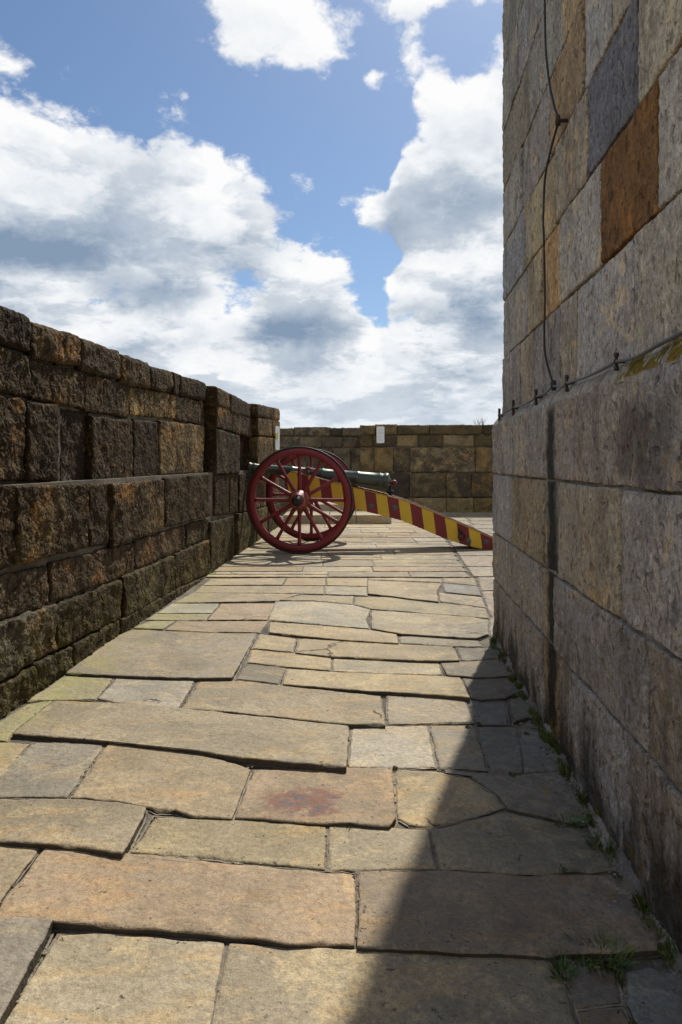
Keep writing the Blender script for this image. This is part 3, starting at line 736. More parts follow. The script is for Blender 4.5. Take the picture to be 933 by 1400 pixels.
hc=empty('lightning_conductor',e0); tag(hc,'grey cable clipped along the tower ledge, sagging between rusty clips','cable')
mb=MB(); mb.tube(pts,.0055,8); localise(mb,e0); mb.build('cable_run',M_CAB,hc)
def clip(u,v,sz=1.):
    mb=MB(); p=onT(u,v,.048); s=.019*sz
    w=onT(u,v,-.02)
    mb.tube([p+nT*.008,p-nT*.08],.0062*sz,7)                      # shank into the wall
    mb.tube([p+Vector((0,0,-1.5*s)),p+Vector((0,0,1.5*s))],[.0065*sz]*2,6)  # upright strap
    mb.tube([p+eT*(-2.0*s)+Vector((0,0,-.1*s)),p+eT*(1.4*s)],.005*sz,6)
    for k in (-1.4,1.4): mb.lathe([(-.006,.0095*sz),(.006,.0095*sz)],Matrix.Translation(p+Vector((0,0,k*s)))@Matrix.Rotation(R(90),4,'Z'),10)
    localise(mb,e0); mb.build('cable_clip',M_RUST,hc)
for u,v,s in ((683,568,1.3),(702,557.5,1.3),(733,543,1.1),(775,524,.95),(843,494.5,.8)): clip(u,v,s)
vp=[(743,-40),(745,0),(745.5,40),(747,75),(752,117),(758,145),(763,165),(757,190),(751,214),(746.5,235),(744.3,258),(743,298),(744,335),(745.2,405),(744.4,450),(745,478),(749,500),(755,520),(757,527)]
top=onT(745,0,.045)
ext=[top+Vector((0,0,3.5)),top+Vector((0,0,1.8)),top+Vector((0,0,.7))]
pts=smooth(ext+[onT(u,v,.045) for u,v in vp])
vc=empty('lightning_conductor',onT(763,165,.045)); tag(vc,'thin black cable hanging down the tower wall to the ledge cable','cable')
mb=MB(); mb.tube(pts,.0052,8); localise(mb,vc.location); mb.build('cable_run',M_CABD,vc)
mb=MB(); p=onT(763,165,.045); q=onT(763,165,-.01)
mb.tube([p,p.lerp(q,.5),q],[.008,.006,.009],7); mb.tube([p+nT*.01,p-nT*.05],.008,7); mb.lathe([(-.02,.011),(.02,.011)],Matrix.Translation(p)@Matrix.Rotation(R(90),4,'X'),8)
localise(mb,vc.location); mb.build('cable_bracket',M_RUST,vc)
mb=MB(); p=onT(757,527,.046); mb.lathe([(-.022,.009),(-.015,.013),(.015,.013),(.022,.009)],Matrix.Translation(p)@Matrix.Rotation(R(80),4,'X'),10)
localise(mb,vc.location); mb.build('cable_joint',M_CABD,vc)

# ------------------------------------------------------------------ notices
def mat_notice(lines=True):
    m,nt,b=material('notice_sheet')
    tc=nt.new('ShaderNodeTexCoord').outputs['Object']; x,y,z=nt.sep(tc)
    row=nt.math('FRACT',nt.math('MULTIPLY',z,30)); wob=nt.noise(nt.comb(nt.math('MULTIPLY',x,60),0,nt.math('FLOOR',nt.math('MULTIPLY',z,30))),1.,2)
    ink=nt.math('MULTIPLY',nt.ramp(row,.55,.6),nt.ramp(wob,.42,.5))
    ink=nt.math('MULTIPLY',ink,nt.ramp(nt.math('ABSOLUTE',x),.066,.067,1,0)); ink=nt.math('MULTIPLY',ink,nt.ramp(nt.math('ABSOLUTE',z),.155,.157,1,0))
    nt.l.new(nt.mix(nt.math('MULTIPLY',ink,.55),(.74,.75,.78,1),(.22,.23,.27,1)),b.inputs['Base Color']); b.inputs['Roughness'].default_value=.5
    return m
M_NOT=mat_notice()
M_YEL2=paint('sign_yellow',(.48,.46,.05),.5)
def notice(loc,w,h,rz,label,patch=False):
    r=empty('notice',loc,rz); tag(r,label,'notice')
    mb=MB(); mb.box((-w/2,-.006,-h/2),(w/2,.006,h/2)); mb.build('sheet',M_NOT,r,bevel=.002)
    for sx in (-1,1):
        for sz in (-1,1):
            mb=MB(); mb.lathe([(-.010,.004),(-.0065,.007),(-.004,.007)],Matrix.Translation((sx*(w/2-.014),0,sz*(h/2-.014))),8); mb.build('screw',M_RUST,r)
    if patch:
        mb=MB(); mb.lathe([(-.012,.062),(-.0055,.062)],Matrix.Translation((-w*.28,0,.03)),24); mb.build('badge',M_YEL2,r)
p=onplane(520.5,594.5,Vector((0,16.20,0)),Vector((0,-1,0)))
notice(p,.185,.395,0,'white printed notice fixed high on the brown far parapet')
p=onplane(379.5,599,Vector((0,11.6,0)),Vector((0,-1,0)))
notice(p,.20,.40,R(75),'narrow white notice with yellow badge at the end of the dark parapet',True)

# ------------------------------------------------------------------ cannon
TH=R(3.5); CO=Vector((-.5,9.68,0))
cannon=empty('cannon',CO,-TH); tag(cannon,'old field gun on crimson spoked wheels with yellow and red striped trail','cannon')
EX=Vector((math.cos(TH),-math.sin(TH),0)); EY=Vector((math.sin(TH),math.cos(TH),0))
def loc(u,v,yl):
    p=onplane(u,v,CO+EY*yl,EY)-CO; return Vector((p.dot(EX),yl,p.z))
M_RED=paint('crimson_paint',(.190,.012,.018),.42,(.05,.008,.008))
M_REDD=paint('dark_crimson_paint',(.13,.009,.013),.5,(.04,.01,.01))  # deeper crimson for the edge straps and cascabel knob
M_IRON=paint('black_iron',(.022,.021,.021),.5,(.10,.06,.04),.3)
M_GREYI=paint('grey_bolt_iron',(.11,.115,.11),.55,(.05,.04,.035),.4)
M_YEL=paint('yellow_paint',(.52,.335,.022),.45,(.22,.13,.03))
M_GUN=paint('bronze_patina',(.078,.094,.076),.40,(.19,.21,.18),.6,.55)
M_BLK=paint('bore_black',(.006,.006,.006),.9)
# striped cheek paint
def mat_stripe():
    m,nt,b=material('striped_paint')
    tc=nt.new('ShaderNodeTexCoord').outputs['Object']; x,y,z=nt.sep(tc)
    wv=nt.math('MULTIPLY',nt.math('SUBTRACT',nt.noise(tc,30,3),.5),.006)
    t=nt.math('ADD',nt.math('ADD',x,wv),nt.math('MULTIPLY',nt.math('SUBTRACT',z,.75),.13))
    x0=STRIPE0
    fr=nt.math('FRACT',nt.math('DIVIDE',nt.math('SUBTRACT',t,x0-3.03+.012),.303))
    red=nt.math('GREATER_THAN',fr,.5)
    n1=nt.noise(tc,5,5,.6); n2=nt.noise(tc,45,4,.65)
    yl=nt.mix(nt.ramp(n1,.3,.7,0,.4),(.64,.42,.028,1),(.47,.285,.022,1)); rd=nt.mix(nt.ramp(n1,.3,.7,0,.5),(.185,.012,.017,1),(.11,.009,.012,1))
    c=nt.mix(red,yl,rd)
    c=nt.mix(nt.ramp(n2,.58,.75,0,.35),c,(.12,.06,.03,1))
    nt.l.new(c,b.inputs['Base Color']); b.inputs['Roughness'].default_value=.45
    bump(nt,b,nt.math('ADD',n2,n1),.2,.004)
    return m
STRIPE0=loc(483,680,-.2).x
M_STR=mat_stripe()
Rw=.705
def cannon_wheel(yc,flip):
    M0=Matrix.Identity(4)
    def ring(mb,r0,r1,y0,y1,bv,n=96):
        mb.lathe([(y0,r0+bv),(y0,r1-bv),(y0+bv,r1),(y1-bv,r1),(y1,r1-bv),(y1,r0+bv),(y1-bv,r0),(y0+bv,r0)],M0,n,True,True)
    mb=MB(); ring(mb,.592,.682,-.042,.042,.012)
    w=mb.build('wheel',M_RED,cannon,(0,yc,Rw)); 
    if flip: w.rotation_euler=(0,0,math.pi)
    mb=MB(); ring(mb,.680,Rw,-.036,.036,.006); mb.build('tyre',M_IRON,w)
    for k in range(12):
        a=math.pi*2*k/12
        dr=Vector((math.cos(a),0,math.sin(a))); mb=MB()
        pts=[dr*r+Vector((0,yy,0)) for r,yy in ((.09,.012),(.16,.010),(.3,.006),(.45,.003),(.56,.001),(.60,0))]
        mb.tube(pts,[.030,.029,.024,.0225,.025,.030],10); mb.build('spoke',M_RED,w)
    mb=MB(); mb.lathe([(.16,.085),(.15,.10),(.06,.128),(-.055,.130),(-.065,.122),(-.075,.118),(-.15,.098),(-.205,.086),(-.212,.080),(-.214,.06)],M0,32); mb.build('hub',M_RED,w)
    for y0,r in ((-.046,.1315),(-.190,.0915)):
        mb=MB(); mb.lathe([(y0-.005,r-.006),(y0-.005,r-.001),(y0-.003,r+.001),(y0+.003,r+.001),(y0+.005,r-.001),(y0+.005,r-.006)],M0,32,True,True); mb.build('hub_ring',M_YEL,w)
    mb=MB(); mb.lathe([(-.20,.064),(-.235,.064),(-.245,.058),(-.25,.046),(-.285,.044),(-.295,.034)],M0,24); mb.build('axle_cap',M_IRON,w)
    mb=MB(); mb.box((-.012,-.275,-.085),(.012,-.255,.085)); mb.build('linchpin',M_IRON,w,bevel=.004)
cannon_wheel(-.75,False); cannon_wheel(.75,True)
# axle
mb=MB(); mb.box((-.065,-.66,Rw-.075),(.065,.66,Rw+.06)); ax=mb.build('axle',M_RED,cannon,bevel=.012)
mb=MB(); mb.lathe([(-.70,.045),(.70,.045)],Matrix.Translation((0,0,Rw)),16); mb.build('axle_arm',M_IRON,ax)
# cheeks
tp=[(389.5,664),(390.5,655),(393.5,648),(398,645),(404,645.5),(440,655),(483,666.3),(520,675),(553,684),(580,695),(610,707.5),(640,720.5),(673,735.5),(696,746)]
bt=[(696,753.5),(673,752.5),(661,751.8),(640,746.5),(610,737),(580,724),(550,712),(520,704),(483,695.5),(450,686),(425,680),(405,676),(394,671)]
prof=[loc(u,v,-.2) for u,v in tp+bt]
for p in prof: p.z=max(p.z,.004)
prof=[(p.x,p.z) for p in prof]
def prism(mb,pr,y0,y1):
    b=len(mb.v); k=len(pr)
    for y in (y0,y1):
        for x,z in pr: mb.v.append(Vector((x,y,z)))
    mb.face([b+i for i in range(k)]); mb.face([b+k+i for i in range(k)][::-1])
    for i in range(k):
        j=(i+1)%k; mb.face((b+i,b+k+i,b+k+j,b+j))
trimp=[loc(u,v,-.2) for u,v in tp[3:]]
for s in (-1,1):
    mb=MB(); prism(mb,prof,s*.2,s*.14); ck=mb.build('cheek',M_STR,cannon,bevel=.006)
    mb=MB()
    st=[(p.x,p.z+.002) for p in trimp]; st2=[(p.x,p.z+.010) for p in trimp][::-1]
    prism(mb,st+st2,s*.203,s*.137); mb.build('edge_strap',M_REDD,ck,bevel=.002)
    mb=MB(); mb.tube([Vector((p.x,s*.204,p.z-.002)) for p in trimp],.0048,6); mb.build('edge_line',M_YEL,ck)
    for (u,v) in ((508,692),(540,694),(641,739.5),(665,741)):
        p=loc(u,v,-.2); mb=MB()
        mb.lathe([(-.001,.038),(.007,.036),(.009,.020),(.016,.018),(.018,.010)],Matrix.Translation((p.x,s*.2,p.z))@(Matrix.Rotation(math.pi,4,'Z') if s<0 else Matrix.Identity(4)),14,False); mb.build('bolt',M_GREYI,ck)
    p=loc(631,732,-.2); mb=MB(); n=24
    c=Vector((p.x,s*.222,p.z-.01)); mb.tube([c+Vector((.045*math.cos(2*math.pi*i/n),0,.045*math.sin(2*math.pi*i/n))) for i in range(n+1)],.009,7)
    mb.tube([c+Vector((-.02,0,.10)),c+Vector((-.012,0,.04))],.016,7); mb.lathe([(-.03,.022),(.03,.022)],Matrix.Translation(c+Vector((-.02,0,.075))),10); mb.build('lashing_ring',M_IRON,ck)
    p=loc(421,642,-.2); mb=MB(); mb.box((p.x-.07,s*.21,p.z-.015),(p.x+.07,s*.135,p.z+.012)); mb.box((p.x-.035,s*.205,p.z+.012),(p.x+.035,s*.14,p.z+.032)); mb.build('trunnion_cap',M_RED,ck,bevel=.006)
# planking between the cheeks
mb=MB()
up=[loc(u,v+3,-.2) for u,v in [(560,687),(610,707.5),(673,735.5),(694,745)]]; dn=[loc(u,v,-.2) for u,v in [(690,751),(661,748),(610,732),(560,708)]]
prism(mb,[(p.x,p.z) for p in up+dn],-.139,.139); mb.build('trail_bed',M_RED,cannon,bevel=.006)
mb=MB(); p=loc(545,700,-.2); mb.box((p.x-.06,-.139,p.z-.08),(p.x+.04,.139,p.z+.10)); mb.build('transom',M_RED,cannon,bevel=.006)
mb=MB(); p=loc(405,660,-.2); mb.box((p.x-.05,-.139,p.z-.08),(p.x+.03,.139,p.z+.03)); mb.build('transom',M_RED,cannon,bevel=.006)
# trail plate and towing eye at the tail end
p=loc(685,746,-.2); mb=MB(); mb.box((p.x-.02,-.21,p.z-.03),(p.x+.10,.21,p.z+.035)); mb.build('trail_plate',M_IRON,cannon,bevel=.008)
# barrel
mz=loc(339.5,638.2,0); br=loc(531,659.3,0); d=(br-mz); L=d.length; d.normalize()
zax=Vector((0,1,0)); xax=d.cross(zax).normalized()
MBAR=Matrix(((xax.x,d.x,zax.x,mz.x),(xax.y,d.y,zax.y,mz.y),(xax.z,d.z,zax.z,mz.z),(0,0,0,1)))
pr=[(0,.030),(0,.062),(.012,.068),(.03,.068),(.045,.060),(.07,.056),(.085,.061),(.10,.061),(.11,.0555),(.4,.066),(.62,.0735),(.63,.081),(.65,.081),(.66,.0745),(.85,.081),(1.05,.0885),(1.06,.097),(1.09,.097),(1.10,.0905),(1.35,.099),(1.55,.105),(1.56,.112),(1.585,.112),(1.595,.107),(1.80,.113),(1.87,.115),(1.88,.122),(1.90,.122),(1.91,.116),(1.945,.118),(1.955,.127),(L-.01,.130),(L,.122),(L+.012,.085),(L+.03,.055),(L+.04,.030)]
mb=MB(); mb.lathe(pr,MBAR,40); bar=mb.build('barrel',M_GUN,cannon)
mb=MB(); mb.lathe([(-.002,.0005),(-.001,.036)],MBAR,24); mb.build('bore',M_BLK,bar)
mb=MB(); mb.lathe([(L+.03,.026),(L+.05,.024),(L+.062,.034),(L+.08,.043),(L+.10,.042),(L+.118,.030),(L+.126,.012)],MBAR,20); mb.build('cascabel_knob',M_REDD,bar)
tr=loc(421,646,0); mb=MB(); mb.lathe([(-.20,.042),(.20,.042)],Matrix.Translation((tr.x,0,tr.z-.01)),20); mb.build('trunnion',M_GUN,bar)
mb=MB(); q=MBAR@Vector((-.118,1.935,0)); 
mb.box((q.x-.02,-.02,q.z-.005),(q.x+.02,.02,q.z+.018)); mb.build('vent_patch',M_GUN,bar,bevel=.004)
for sy in (-1,1):
    mb=MB(); a=MBAR@Vector((-.085,1.02,sy*.035)); c=MBAR@Vector((-.09,1.22,sy*.035)); k=(a+c)/2+Vector((0,0,.045))
    mb.tube(smooth([a,a.lerp(k,.6)+Vector((0,0,.01)),k,c.lerp(k,.6)+Vector((0,0,.01)),c],4),.011,8); mb.build('lifting_handle',M_GUN,bar)
# elevating screw
p=MBAR@Vector((0,L+.03,0)); mb=MB(); mb.tube([Vector((p.x,0,p.z-.04)),Vector((p.x,0,p.z-.30))],.020,12)
mb.lathe([(-.02,.045),(.02,.045)],Matrix.Translation((p.x,0,p.z-.13))@Matrix.Rotation(R(90),4,'X'),16); mb.build('elevating_screw',M_IRON,cannon)

# ------------------------------------------------------------------ grass tufts
def mat_grass():
    m,nt,b=material('grass_blade')
    tint=attr(nt,'tint').outputs['Color']
    nt.l.new(tint,b.inputs['Base Color']); b.inputs['Roughness'].default_value=.6
    b.inputs['Subsurface Weight'].default_value=0
    return m
M_GR=mat_grass()
def tuft(p,n,hgt,spread,label,dry=.1,name='grass_tuft',elong=1.,cat='grass tuft'):
    mb=MB()
    for i in range(n):
        a=random.uniform(0,2*math.pi); r=spread*math.sqrt(random.random()); bx,by=r*math.cos(a)*elong,r*math.sin(a)
        h=hgt*random.uniform(.45,1.15); lean=Vector((math.cos(a),math.sin(a),0))*h*random.uniform(.2,.9)+Vector((random.uniform(-.3,.3)*h,random.uniform(-.3,.3)*h,0))
        w=random.uniform(.0012,.0028)*(1+hgt*6); sd=Vector((-math.sin(a+.5),math.cos(a+.5),0))*w
        t=random.choice([(.06,.12,.022),(.085,.16,.03),(.05,.09,.02),(.12,.18,.04)])
        if random.random()<dry: t=(.20,.16,.07)
        b0=len(mb.v); K=4; base=Vector((bx,by,-.012))
        for k in range(K+1):
            f=k/K; c=base+Vector((0,0,1))*(h*(f-.28*f*f))+lean*f*f; ww=sd*(1-f*.92)
            mb.v+= [c-ww,c+ww]
        for k in range(K): mb.face((b0+2*k,b0+2*k+1,b0+2*k+3,b0+2*k+2),t,smooth=True)
    o=mb.build(name,M_GR,None,p,fixn=False); tag(o,label,cat,'grass growing in the joints of the walk')
G=[((822,1311),230,.058,.048,'largest grass tuft, at the lower right corner of the broad shaded flagstone',.15,1.5),
   ((768,1332),120,.052,.024,'small grass tuft in the joint at the bottom, left of the largest tuft',.1,1.),
   ((785,1310),60,.028,.03,'low grass strip on the broad flagstone edge beside the largest tuft',.3,1.6),
   ((824,1156),190,.060,.038,'bushy dark grass tuft in sandy mortar beside the tower foot',.2,1.2),
   ((772,1124),170,.038,.035,'flat spreading grass tuft at a crack in the shaded flagstones',.05,1.9),
   ((856,1186),40,.04,.015,'tiny grass tuft hugging the tower foot just past the bushy dark one',.1,1.),
   ((797,1082),60,.05,.018,'upright grass tuft at the tower foot beside the mortar strip',.15,1.),
   ((695,950),70,.045,.03,'bright green tuft beside the orange lichen on a raised flagstone edge',.05,1.3),
   ((727,952),45,.06,.022,'small green tuft at the tower foot next to a rounded stone',.05,1.),
   ((682,872),70,.06,.035,'grass tuft at the tower corner where sunlight meets shade',.1,1.),
   ((752,1003),40,.045,.016,'faint thin grass tuft below the black damp patch on the tower',.1,1.),
   ((289,784),60,.07,.035,'green tuft at the foot of the dark parapet near the gun',.1,1.),
   ((604,1053),40,.016,.022,'mossy little tuft in the joint at the shadow edge',.2,1.6),
   ((638,989),50,.018,.025,'thin moss line in the joint behind the shadowed flagstones',.2,2.2),
   ((48,1316),40,.020,.02,'sparse little tuft in the open joint at the lower left',.35,1.)]
for (px,n,h,sp,lb,dry,el) in G: tuft(ground(*px),n,h,sp,lb,dry,elong=el)
# grit lying in the open joints, and moss along the tower foot: far too many to count
gr=MB(); rg=random.Random(3)
def pebble(mb,c,r,t):
    b=len(mb.v); k=5; an=rg.uniform(0,6.28); el=rg.uniform(.6,1.)
    mb.v.append(c+Vector((0,0,r*.55)))
    for ph,rr_,zz in ((0,.75,.35),(.5,1.,-.05)):
        for i in range(k):
            a=an+2*math.pi*(i+ph)/k; q_=r*rr_*rg.uniform(.8,1.2); mb.v.append(c+Vector((q_*math.cos(a),q_*el*math.sin(a),r*zz)))
    for i in range(k):
        j=(i+1)%k
        mb.face((b,b+1+i,b+1+j),t); mb.face((b+1+i,b+1+k+i,b+1+j),t); mb.face((b+1+j,b+1+k+i,b+1+k+j),t)
for pts in EDGES:
    for (u0,v0),(u1,v1) in zip(pts,pts[1:]+pts[:1]):
        if max(v0,v1)<880 or min(v0,v1)>1420 or abs(u1-u0)>2.2*abs(v1-v0)+8 and rg.random()<.6: continue
        a_=ground(u0,max(v0,800)); b_=ground(u1,max(v1,800)); L_=(b_-a_).length
        dens_=rg.choice((10,25,60))
        for i in range(int(L_*dens_)):
            f=rg.random(); c=a_.lerp(b_,f)+Vector((rg.gauss(0,.006),rg.gauss(0,.006),0)); r=rg.choice((.0018,.0025,.003,.004,.0055))
            c.z=-.002+r*.2; pebble(gr,c,r,rg.choice(((.30,.27,.22),(.20,.18,.15),(.38,.34,.28),(.11,.10,.085),(.25,.19,.13))))
for i in range(420):
    Y=rg.uniform(1.3,4.5); c=Vector((wallR(Y)-abs(rg.gauss(.0,.05))-.012,Y,.0)); r=rg.choice((.002,.003,.004,.006)); c.z=.006
    pebble(gr,c,r,rg.choice(((.30,.27,.22),(.20,.18,.15),(.11,.10,.085))))
mg,nt,b=material('grit'); nt.l.new(attr(nt,'tint').outputs['Color'],b.inputs['Base Color']); b.inputs['Roughness'].default_value=.9
tag(gr.build('joint_grit',mg,fixn=False),kind='stuff')
ms=MB()
def moss_lump(c,n,sp,h):
    for i in range(n):
        a=rg.uniform(0,6.28); r=sp*math.sqrt(rg.random()); p0=c+Vector((r*math.cos(a)*.6,r*math.sin(a),0))
        d=Vector((rg.gauss(0,.5),rg.gauss(0,.5),1)).normalized()*h*rg.uniform(.4,1.1); w=Vector((rg.uniform(-1,1),rg.uniform(-1,1),0)).normalized()*.0022
        t=rg.choice(((.06,.105,.02),(.085,.135,.024),(.12,.14,.035),(.04,.065,.016),(.16,.13,.05)))
        b0=len(ms.v); ms.v+=[p0-w,p0+w,p0+d*.6+w*.8,p0+d,p0+d*.6-w*.8]; ms.face((b0,b0+1,b0+2,b0+3,b0+4),t)
for i in range(95):
    Y=1.25+3.3*rg.random(); moss_lump(Vector((wallR(Y)-rg.uniform(.0,.035),Y,.006)),rg.choice((40,90,160)),rg.uniform(.015,.045),rg.choice((.010,.016,.028,.045)))
for (u,v) in ((690,905),(706,960),(640,995),(655,990),(720,1004),(700,1060),(775,1055),(812,1130),(835,1150),(770,1190),(845,1200),(790,1308),(840,1322),(868,1400),(850,1340),(36,1320),(60,1290),(160,1165),(540,1052),(478,1130)):
    moss_lump(ground(u,v),40,.018,.012)
tag(ms.build('moss',M_GR,fixn=False),kind='stuff')
p=onplane(655,580,Vector((0,16.1,0)),Vector((0,-1,0)))
mb=MB()
for i in range(26):
    a=random.uniform(0,6.28); h=random.uniform(.06,.20); l=Vector((random.uniform(-.09,.09),random.uniform(-.05,.05),0)); c=Vector((random.uniform(-.12,.12),random.uniform(-.05,.05),-.02))
    mb.tube([c,c+l*.4+Vector((0,0,h*.6)),c+l+Vector((0,0,h))],[.003,.0025,.0015],4)
o=mb.build('dry_weed',paint('dry_stem',(.12,.09,.05),.9),None,p); tag(o,'wispy dry weed growing on top of the far parapet','weed')

# ------------------------------------------------------------------ sky, sun
SUN_AZ,SUN_EL=R(19.2),R(51)      # azimuth from +Y towards +X
sd=Vector((math.sin(SUN_AZ)*math.cos(SUN_EL),math.cos(SUN_AZ)*math.cos(SUN_EL),math.sin(SUN_EL)))
lt=bpy.data.lights.new('sun','SUN'); lt.energy=4.6; lt.angle=R(.9); lt.color=(1,.94,.83)
lo=bpy.data.objects.new('sun',lt); COL.objects.link(lo); lo.rotation_euler=sd.to_track_quat('Z','Y').to_euler(); lo.location=sd*40
W=bpy.data.worlds.new('World'); SC.world=W; W.use_nodes=True
nt=NT(W.node_tree); nt.n.clear()
def sky_uv(u,v):
    az=math.atan((u-CU)/F); return az,(HV-v)/F*math.cos(az)
g=bpy.data.node_groups.new('cloud_density','ShaderNodeTree')
g.interface.new_socket('Dir',in_out='INPUT',socket_type='NodeSocketVector'); g.interface.new_socket('D',in_out='OUTPUT',socket_type='NodeSocketFloat')
gn=NT(g); gi=gn.new('NodeGroupInput'); go=gn.new('NodeGroupOutput')
dr=gn.vmath('NORMALIZE',gi.outputs[0]); x,y,z=gn.sep(dr)
hor=gn.math('SQRT',gn.math('MAXIMUM',gn.math('ADD',gn.math('MULTIPLY',x,x),gn.math('MULTIPLY',y,y)),1e-5))
te=gn.math('DIVIDE',z,hor); az=gn.math('ARCTAN2',x,y)
q=gn.vmath('SCALE',dr,scale=gn.math('DIVIDE',1.,gn.math('ADD',gn.math('MAXIMUM',z,0.),.62)))
q=gn.vmath('MULTIPLY',q,(1,1,1.5))
w1=gn.noise(q,5.,3,.5); w2=gn.noise(gn.vmath('ADD',q,(5,8,3)),5.,3,.5)
azw=gn.math('ADD',az,gn.math('MULTIPLY',gn.math('SUBTRACT',w1,.5),.10)); tew=gn.math('ADD',te,gn.math('MULTIPLY',gn.math('SUBTRACT',w2,.5),.10))
fc=gn.new('ShaderNodeFloatCurve'); cm=fc.mapping.curves[0]
pts=[(-700,200),(-300,-10),(-100,15),(0,48),(60,82),(110,104),(150,134),(230,160),(290,196),(340,215),(385,300),(420,335),(470,352),(500,382),(528,400),(540,330),(547,250),(556,180),(590,120),(640,70),(690,15),(760,-50),(1000,-100),(1500,150)]
LO,HI=-1.2,1.2; TOP=1.2
cp=[]
for u,v in pts:
    a,t=sky_uv(u,v); cp.append(((a-LO)/(HI-LO),t/TOP))
cm.points[0].location=(0,.45); cm.points[1].location=(1,.45)
for a,t in cp: cm.points.new(a,t)
for p_ in cm.points: p_.handle_type='VECTOR'
fc.mapping.update()
gn.put(fc.inputs['Value'],gn.math('DIVIDE',gn.math('SUBTRACT',azw,LO),HI-LO)); fc.inputs['Factor'].default_value=1
edge=gn.math('MULTIPLY',fc.outputs[0],TOP)
D=gn.math('MULTIPLY',gn.math('SUBTRACT',edge,tew),12.); D=gn.math('MINIMUM',gn.math('MAXIMUM',D,-1.15),1.15)
def blob(cx,cy,rx,ry,rot,amp):
    a,t=sky_uv(cx,cy); n=gn.new('ShaderNodeVectorMath',operation='SUBTRACT'); v=gn.comb(azw,tew,0.); gn.put(n.inputs[0],v); n.inputs[1].default_value=(a,t,0)
    m=gn.new('ShaderNodeMapping',vector_type='TEXTURE'); gn.l.new(n.outputs[0],m.inputs[0]); m.inputs['Rotation'].default_value=(0,0,R(rot)); m.inputs['Scale'].default_value=(rx/F*.95,ry/F*.95,1)
    l=gn.vmath('LENGTH',m.outputs[0])
    return gn.math('MULTIPLY',gn.math('EXPONENT',gn.math('MULTIPLY',gn.math('MULTIPLY',l,l),-1.)),amp)
for b_ in ((385,-10,140,95,0,1.7),(350,95,70,60,0,.95),(550,80,42,92,-6,1.65),(610,-5,90,32,0,1.5),(495,107,24,18,0,.8),(435,262,120,34,-12,1.05),(560,368,20,12,0,1.0),(526,288,44,40,0,1.7),(130,-60,160,30,0,.5)):
    D=gn.math('ADD',D,blob(*b_))
n1=gn.noise(q,6.,7,.6,.0); n2=gn.noise(gn.vmath('ADD',q,(3,1,7)),2.4,3,.5)
wq=gn.vmath('ADD',q,gn.vmath('SCALE',gn.comb(gn.noise(q,14,4,.6),gn.noise(gn.vmath('ADD',q,(4,4,1)),14,4,.6),gn.noise(gn.vmath('ADD',q,(9,2,5)),14,4,.6)),scale=.07))
vn=gn.new('ShaderNodeTexVoronoi',feature='F1'); gn.put(vn.inputs['Vector'],wq); vn.inputs['Scale'].default_value=9.; vn.inputs['Detail'].default_value=4; vn.inputs['Roughness'].default_value=.55; vn.inputs['Lacunarity'].default_value=2.2
puff=gn.math('SUBTRACT',.68,vn.outputs['Distance'])
D=gn.math('ADD',D,gn.ramp(te,.03,.17,.9,0))
D=gn.math('ADD',D,gn.math('ADD',gn.math('MULTIPLY',gn.math('SUBTRACT',n1,.5),3.5),gn.math('ADD',gn.math('MULTIPLY',puff,1.0),gn.math('MULTIPLY',gn.math('SUBTRACT',n2,.5),.8))))
gn.l.new(D,go.inputs[0])
tc=nt.new('ShaderNodeTexCoord').outputs['Generated']
dr=nt.vmath('NORMALIZE',tc)
def dens(v):
    n=nt.new('ShaderNodeGroup'); n.node_tree=g; nt.l.new(v,n.inputs[0]); return n.outputs[0]
D0=dens(dr); D2=dens(nt.vmath('ADD',dr,tuple(sd*.07)))
alpha=nt.ramp(D0,-.22,.34)
lit=nt.math('MULTIPLY',nt.math('SUBTRACT',D0,D2),.22)
x,y,z=nt.sep(dr); hor=nt.math('SQRT',nt.math('MAXIMUM',nt.math('ADD',nt.math('MULTIPLY',x,x),nt.math('MULTIPLY',y,y)),1e-5)); te=nt.math('DIVIDE',z,hor); az=nt.math('ARCTAN2',x,y)
qw=nt.noise(dr,9,5,.6); qz=nt.noise(nt.vmath('ADD',dr,(2,4,6)),9,5,.6)
azw=nt.math('ADD',az,nt.math('MULTIPLY',nt.math('SUBTRACT',qw,.5),.16)); tew=nt.math('ADD',te,nt.math('MULTIPLY',nt.math('SUBTRACT',qz,.5),.10))
gn_,gn=gn,nt
grey=None
for b_ in ((30,345,120,34,0,.85),(215,402,70,22,0,.62),(420,455,110,26,0,.55),(350,340,80,35,0,.42),(645,290,80,40,0,.26),(640,420,80,26,0,.5),(110,240,110,40,0,.16),(610,500,100,20,0,.3),(230,470,90,16,0,.3),(620,200,40,50,0,.2)):
    bb=blob(*b_); grey=bb if grey is None else nt.math('ADD',grey,bb)
gn=gn_
wv_=nt.vmath('MULTIPLY',nt.vmath('SCALE',dr,scale=nt.math('DIVIDE',1.,nt.math('ADD',nt.math('MAXIMUM',z,0.),.30))),(1,1,1.9))
wv_=nt.vmath('ADD',wv_,nt.vmath('SCALE',nt.comb(nt.noise(wv_,8,4,.6),nt.noise(nt.vmath('ADD',wv_,(4,4,1)),8,4,.6),nt.noise(nt.vmath('ADD',wv_,(9,2,5)),8,4,.6)),scale=.16))
pf=nt.noise(wv_,3.3,8,.55)
low2=nt.math('MULTIPLY',nt.ramp(pf,.43,.60,-.06,.36),nt.ramp(te,.35,.6,1,.3))
lowgrey=nt.math('ADD',low2,nt.math('MULTIPLY',nt.ramp(nt.noise(dr,5.5,5,.6),.46,.68,0,.2),nt.ramp(D0,.5,1.4)))
L=nt.math('SUBTRACT',nt.math('ADD',nt.ramp(D0,.25,2.1,.97,.66,False),lit),nt.math('ADD',grey,lowgrey),clamp=True)
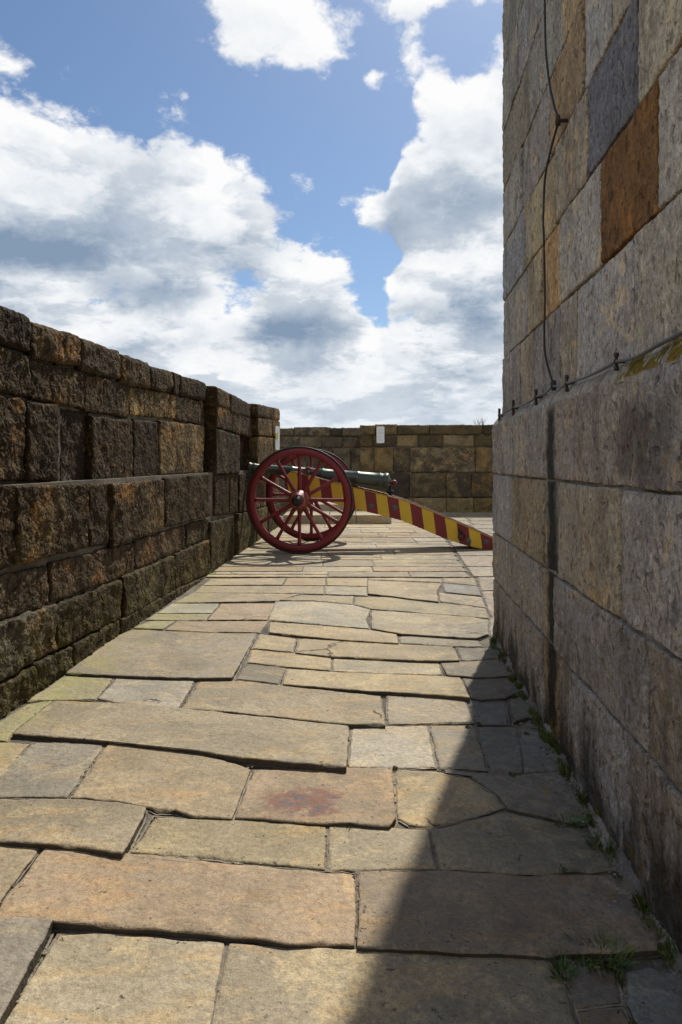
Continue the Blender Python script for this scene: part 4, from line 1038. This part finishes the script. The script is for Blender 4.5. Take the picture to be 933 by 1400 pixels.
cr=nt.new('ShaderNodeValToRGB'); nt.l.new(L,cr.inputs[0]); e_=cr.color_ramp.elements
e_[0].position=0; e_[0].color=(.24,.33,.46,1); e_[1].position=1; e_[1].color=(1.0,1.0,1.0,1)
for ps,c_ in ((.3,(.40,.48,.59,1)),(.6,(.63,.69,.76,1)),(.82,(.86,.89,.93,1))):
    k=e_.new(ps); k.color=c_
haze=nt.ramp(te,.02,.17,.45,0); 
ccol=nt.mix(haze,cr.outputs[0],(.70,.79,.88,1))
sky=nt.new('ShaderNodeTexSky',sky_type='NISHITA'); sky.sun_disc=False; sky.sun_elevation=SUN_EL; sky.sun_rotation=SUN_AZ; sky.air_density=1.; sky.dust_density=.6; sky.ozone_density=2.
bg1=nt.new('ShaderNodeBackground'); nt.l.new(nt.mix(1.,sky.outputs[0],(.86,.97,1.06,1),'MULTIPLY'),bg1.inputs[0]); bg1.inputs[1].default_value=.095
bg2=nt.new('ShaderNodeBackground'); nt.l.new(ccol,bg2.inputs[0]); bg2.inputs[1].default_value=.98
mx=nt.new('ShaderNodeMixShader'); nt.l.new(alpha,mx.inputs[0]); nt.l.new(bg1.outputs[0],mx.inputs[1]); nt.l.new(bg2.outputs[0],mx.inputs[2])
wo=nt.new('ShaderNodeOutputWorld'); nt.l.new(mx.outputs[0],wo.inputs[0])
W.cycles.sampling_method='MANUAL'; W.cycles.sample_map_resolution=512

# ------------------------------------------------------------------ camera, output
cam=bpy.data.cameras.new('camera'); co=bpy.data.objects.new('camera',cam); COL.objects.link(co); SC.camera=co
co.location=(0,0,CH); co.rotation_euler=(R(90),0,0)
cam.sensor_width=36; cam.sensor_fit='AUTO'; cam.lens=F/1400*36; cam.shift_y=-(700-HV)/1400; cam.clip_end=20000; cam.clip_start=.05
SC.render.resolution_x=682; SC.render.resolution_y=1024
SC.view_settings.view_transform='Standard'; SC.view_settings.look='None'; SC.view_settings.exposure=0; SC.view_settings.gamma=1
SC.cycles.max_bounces=6; SC.cycles.use_denoising=True
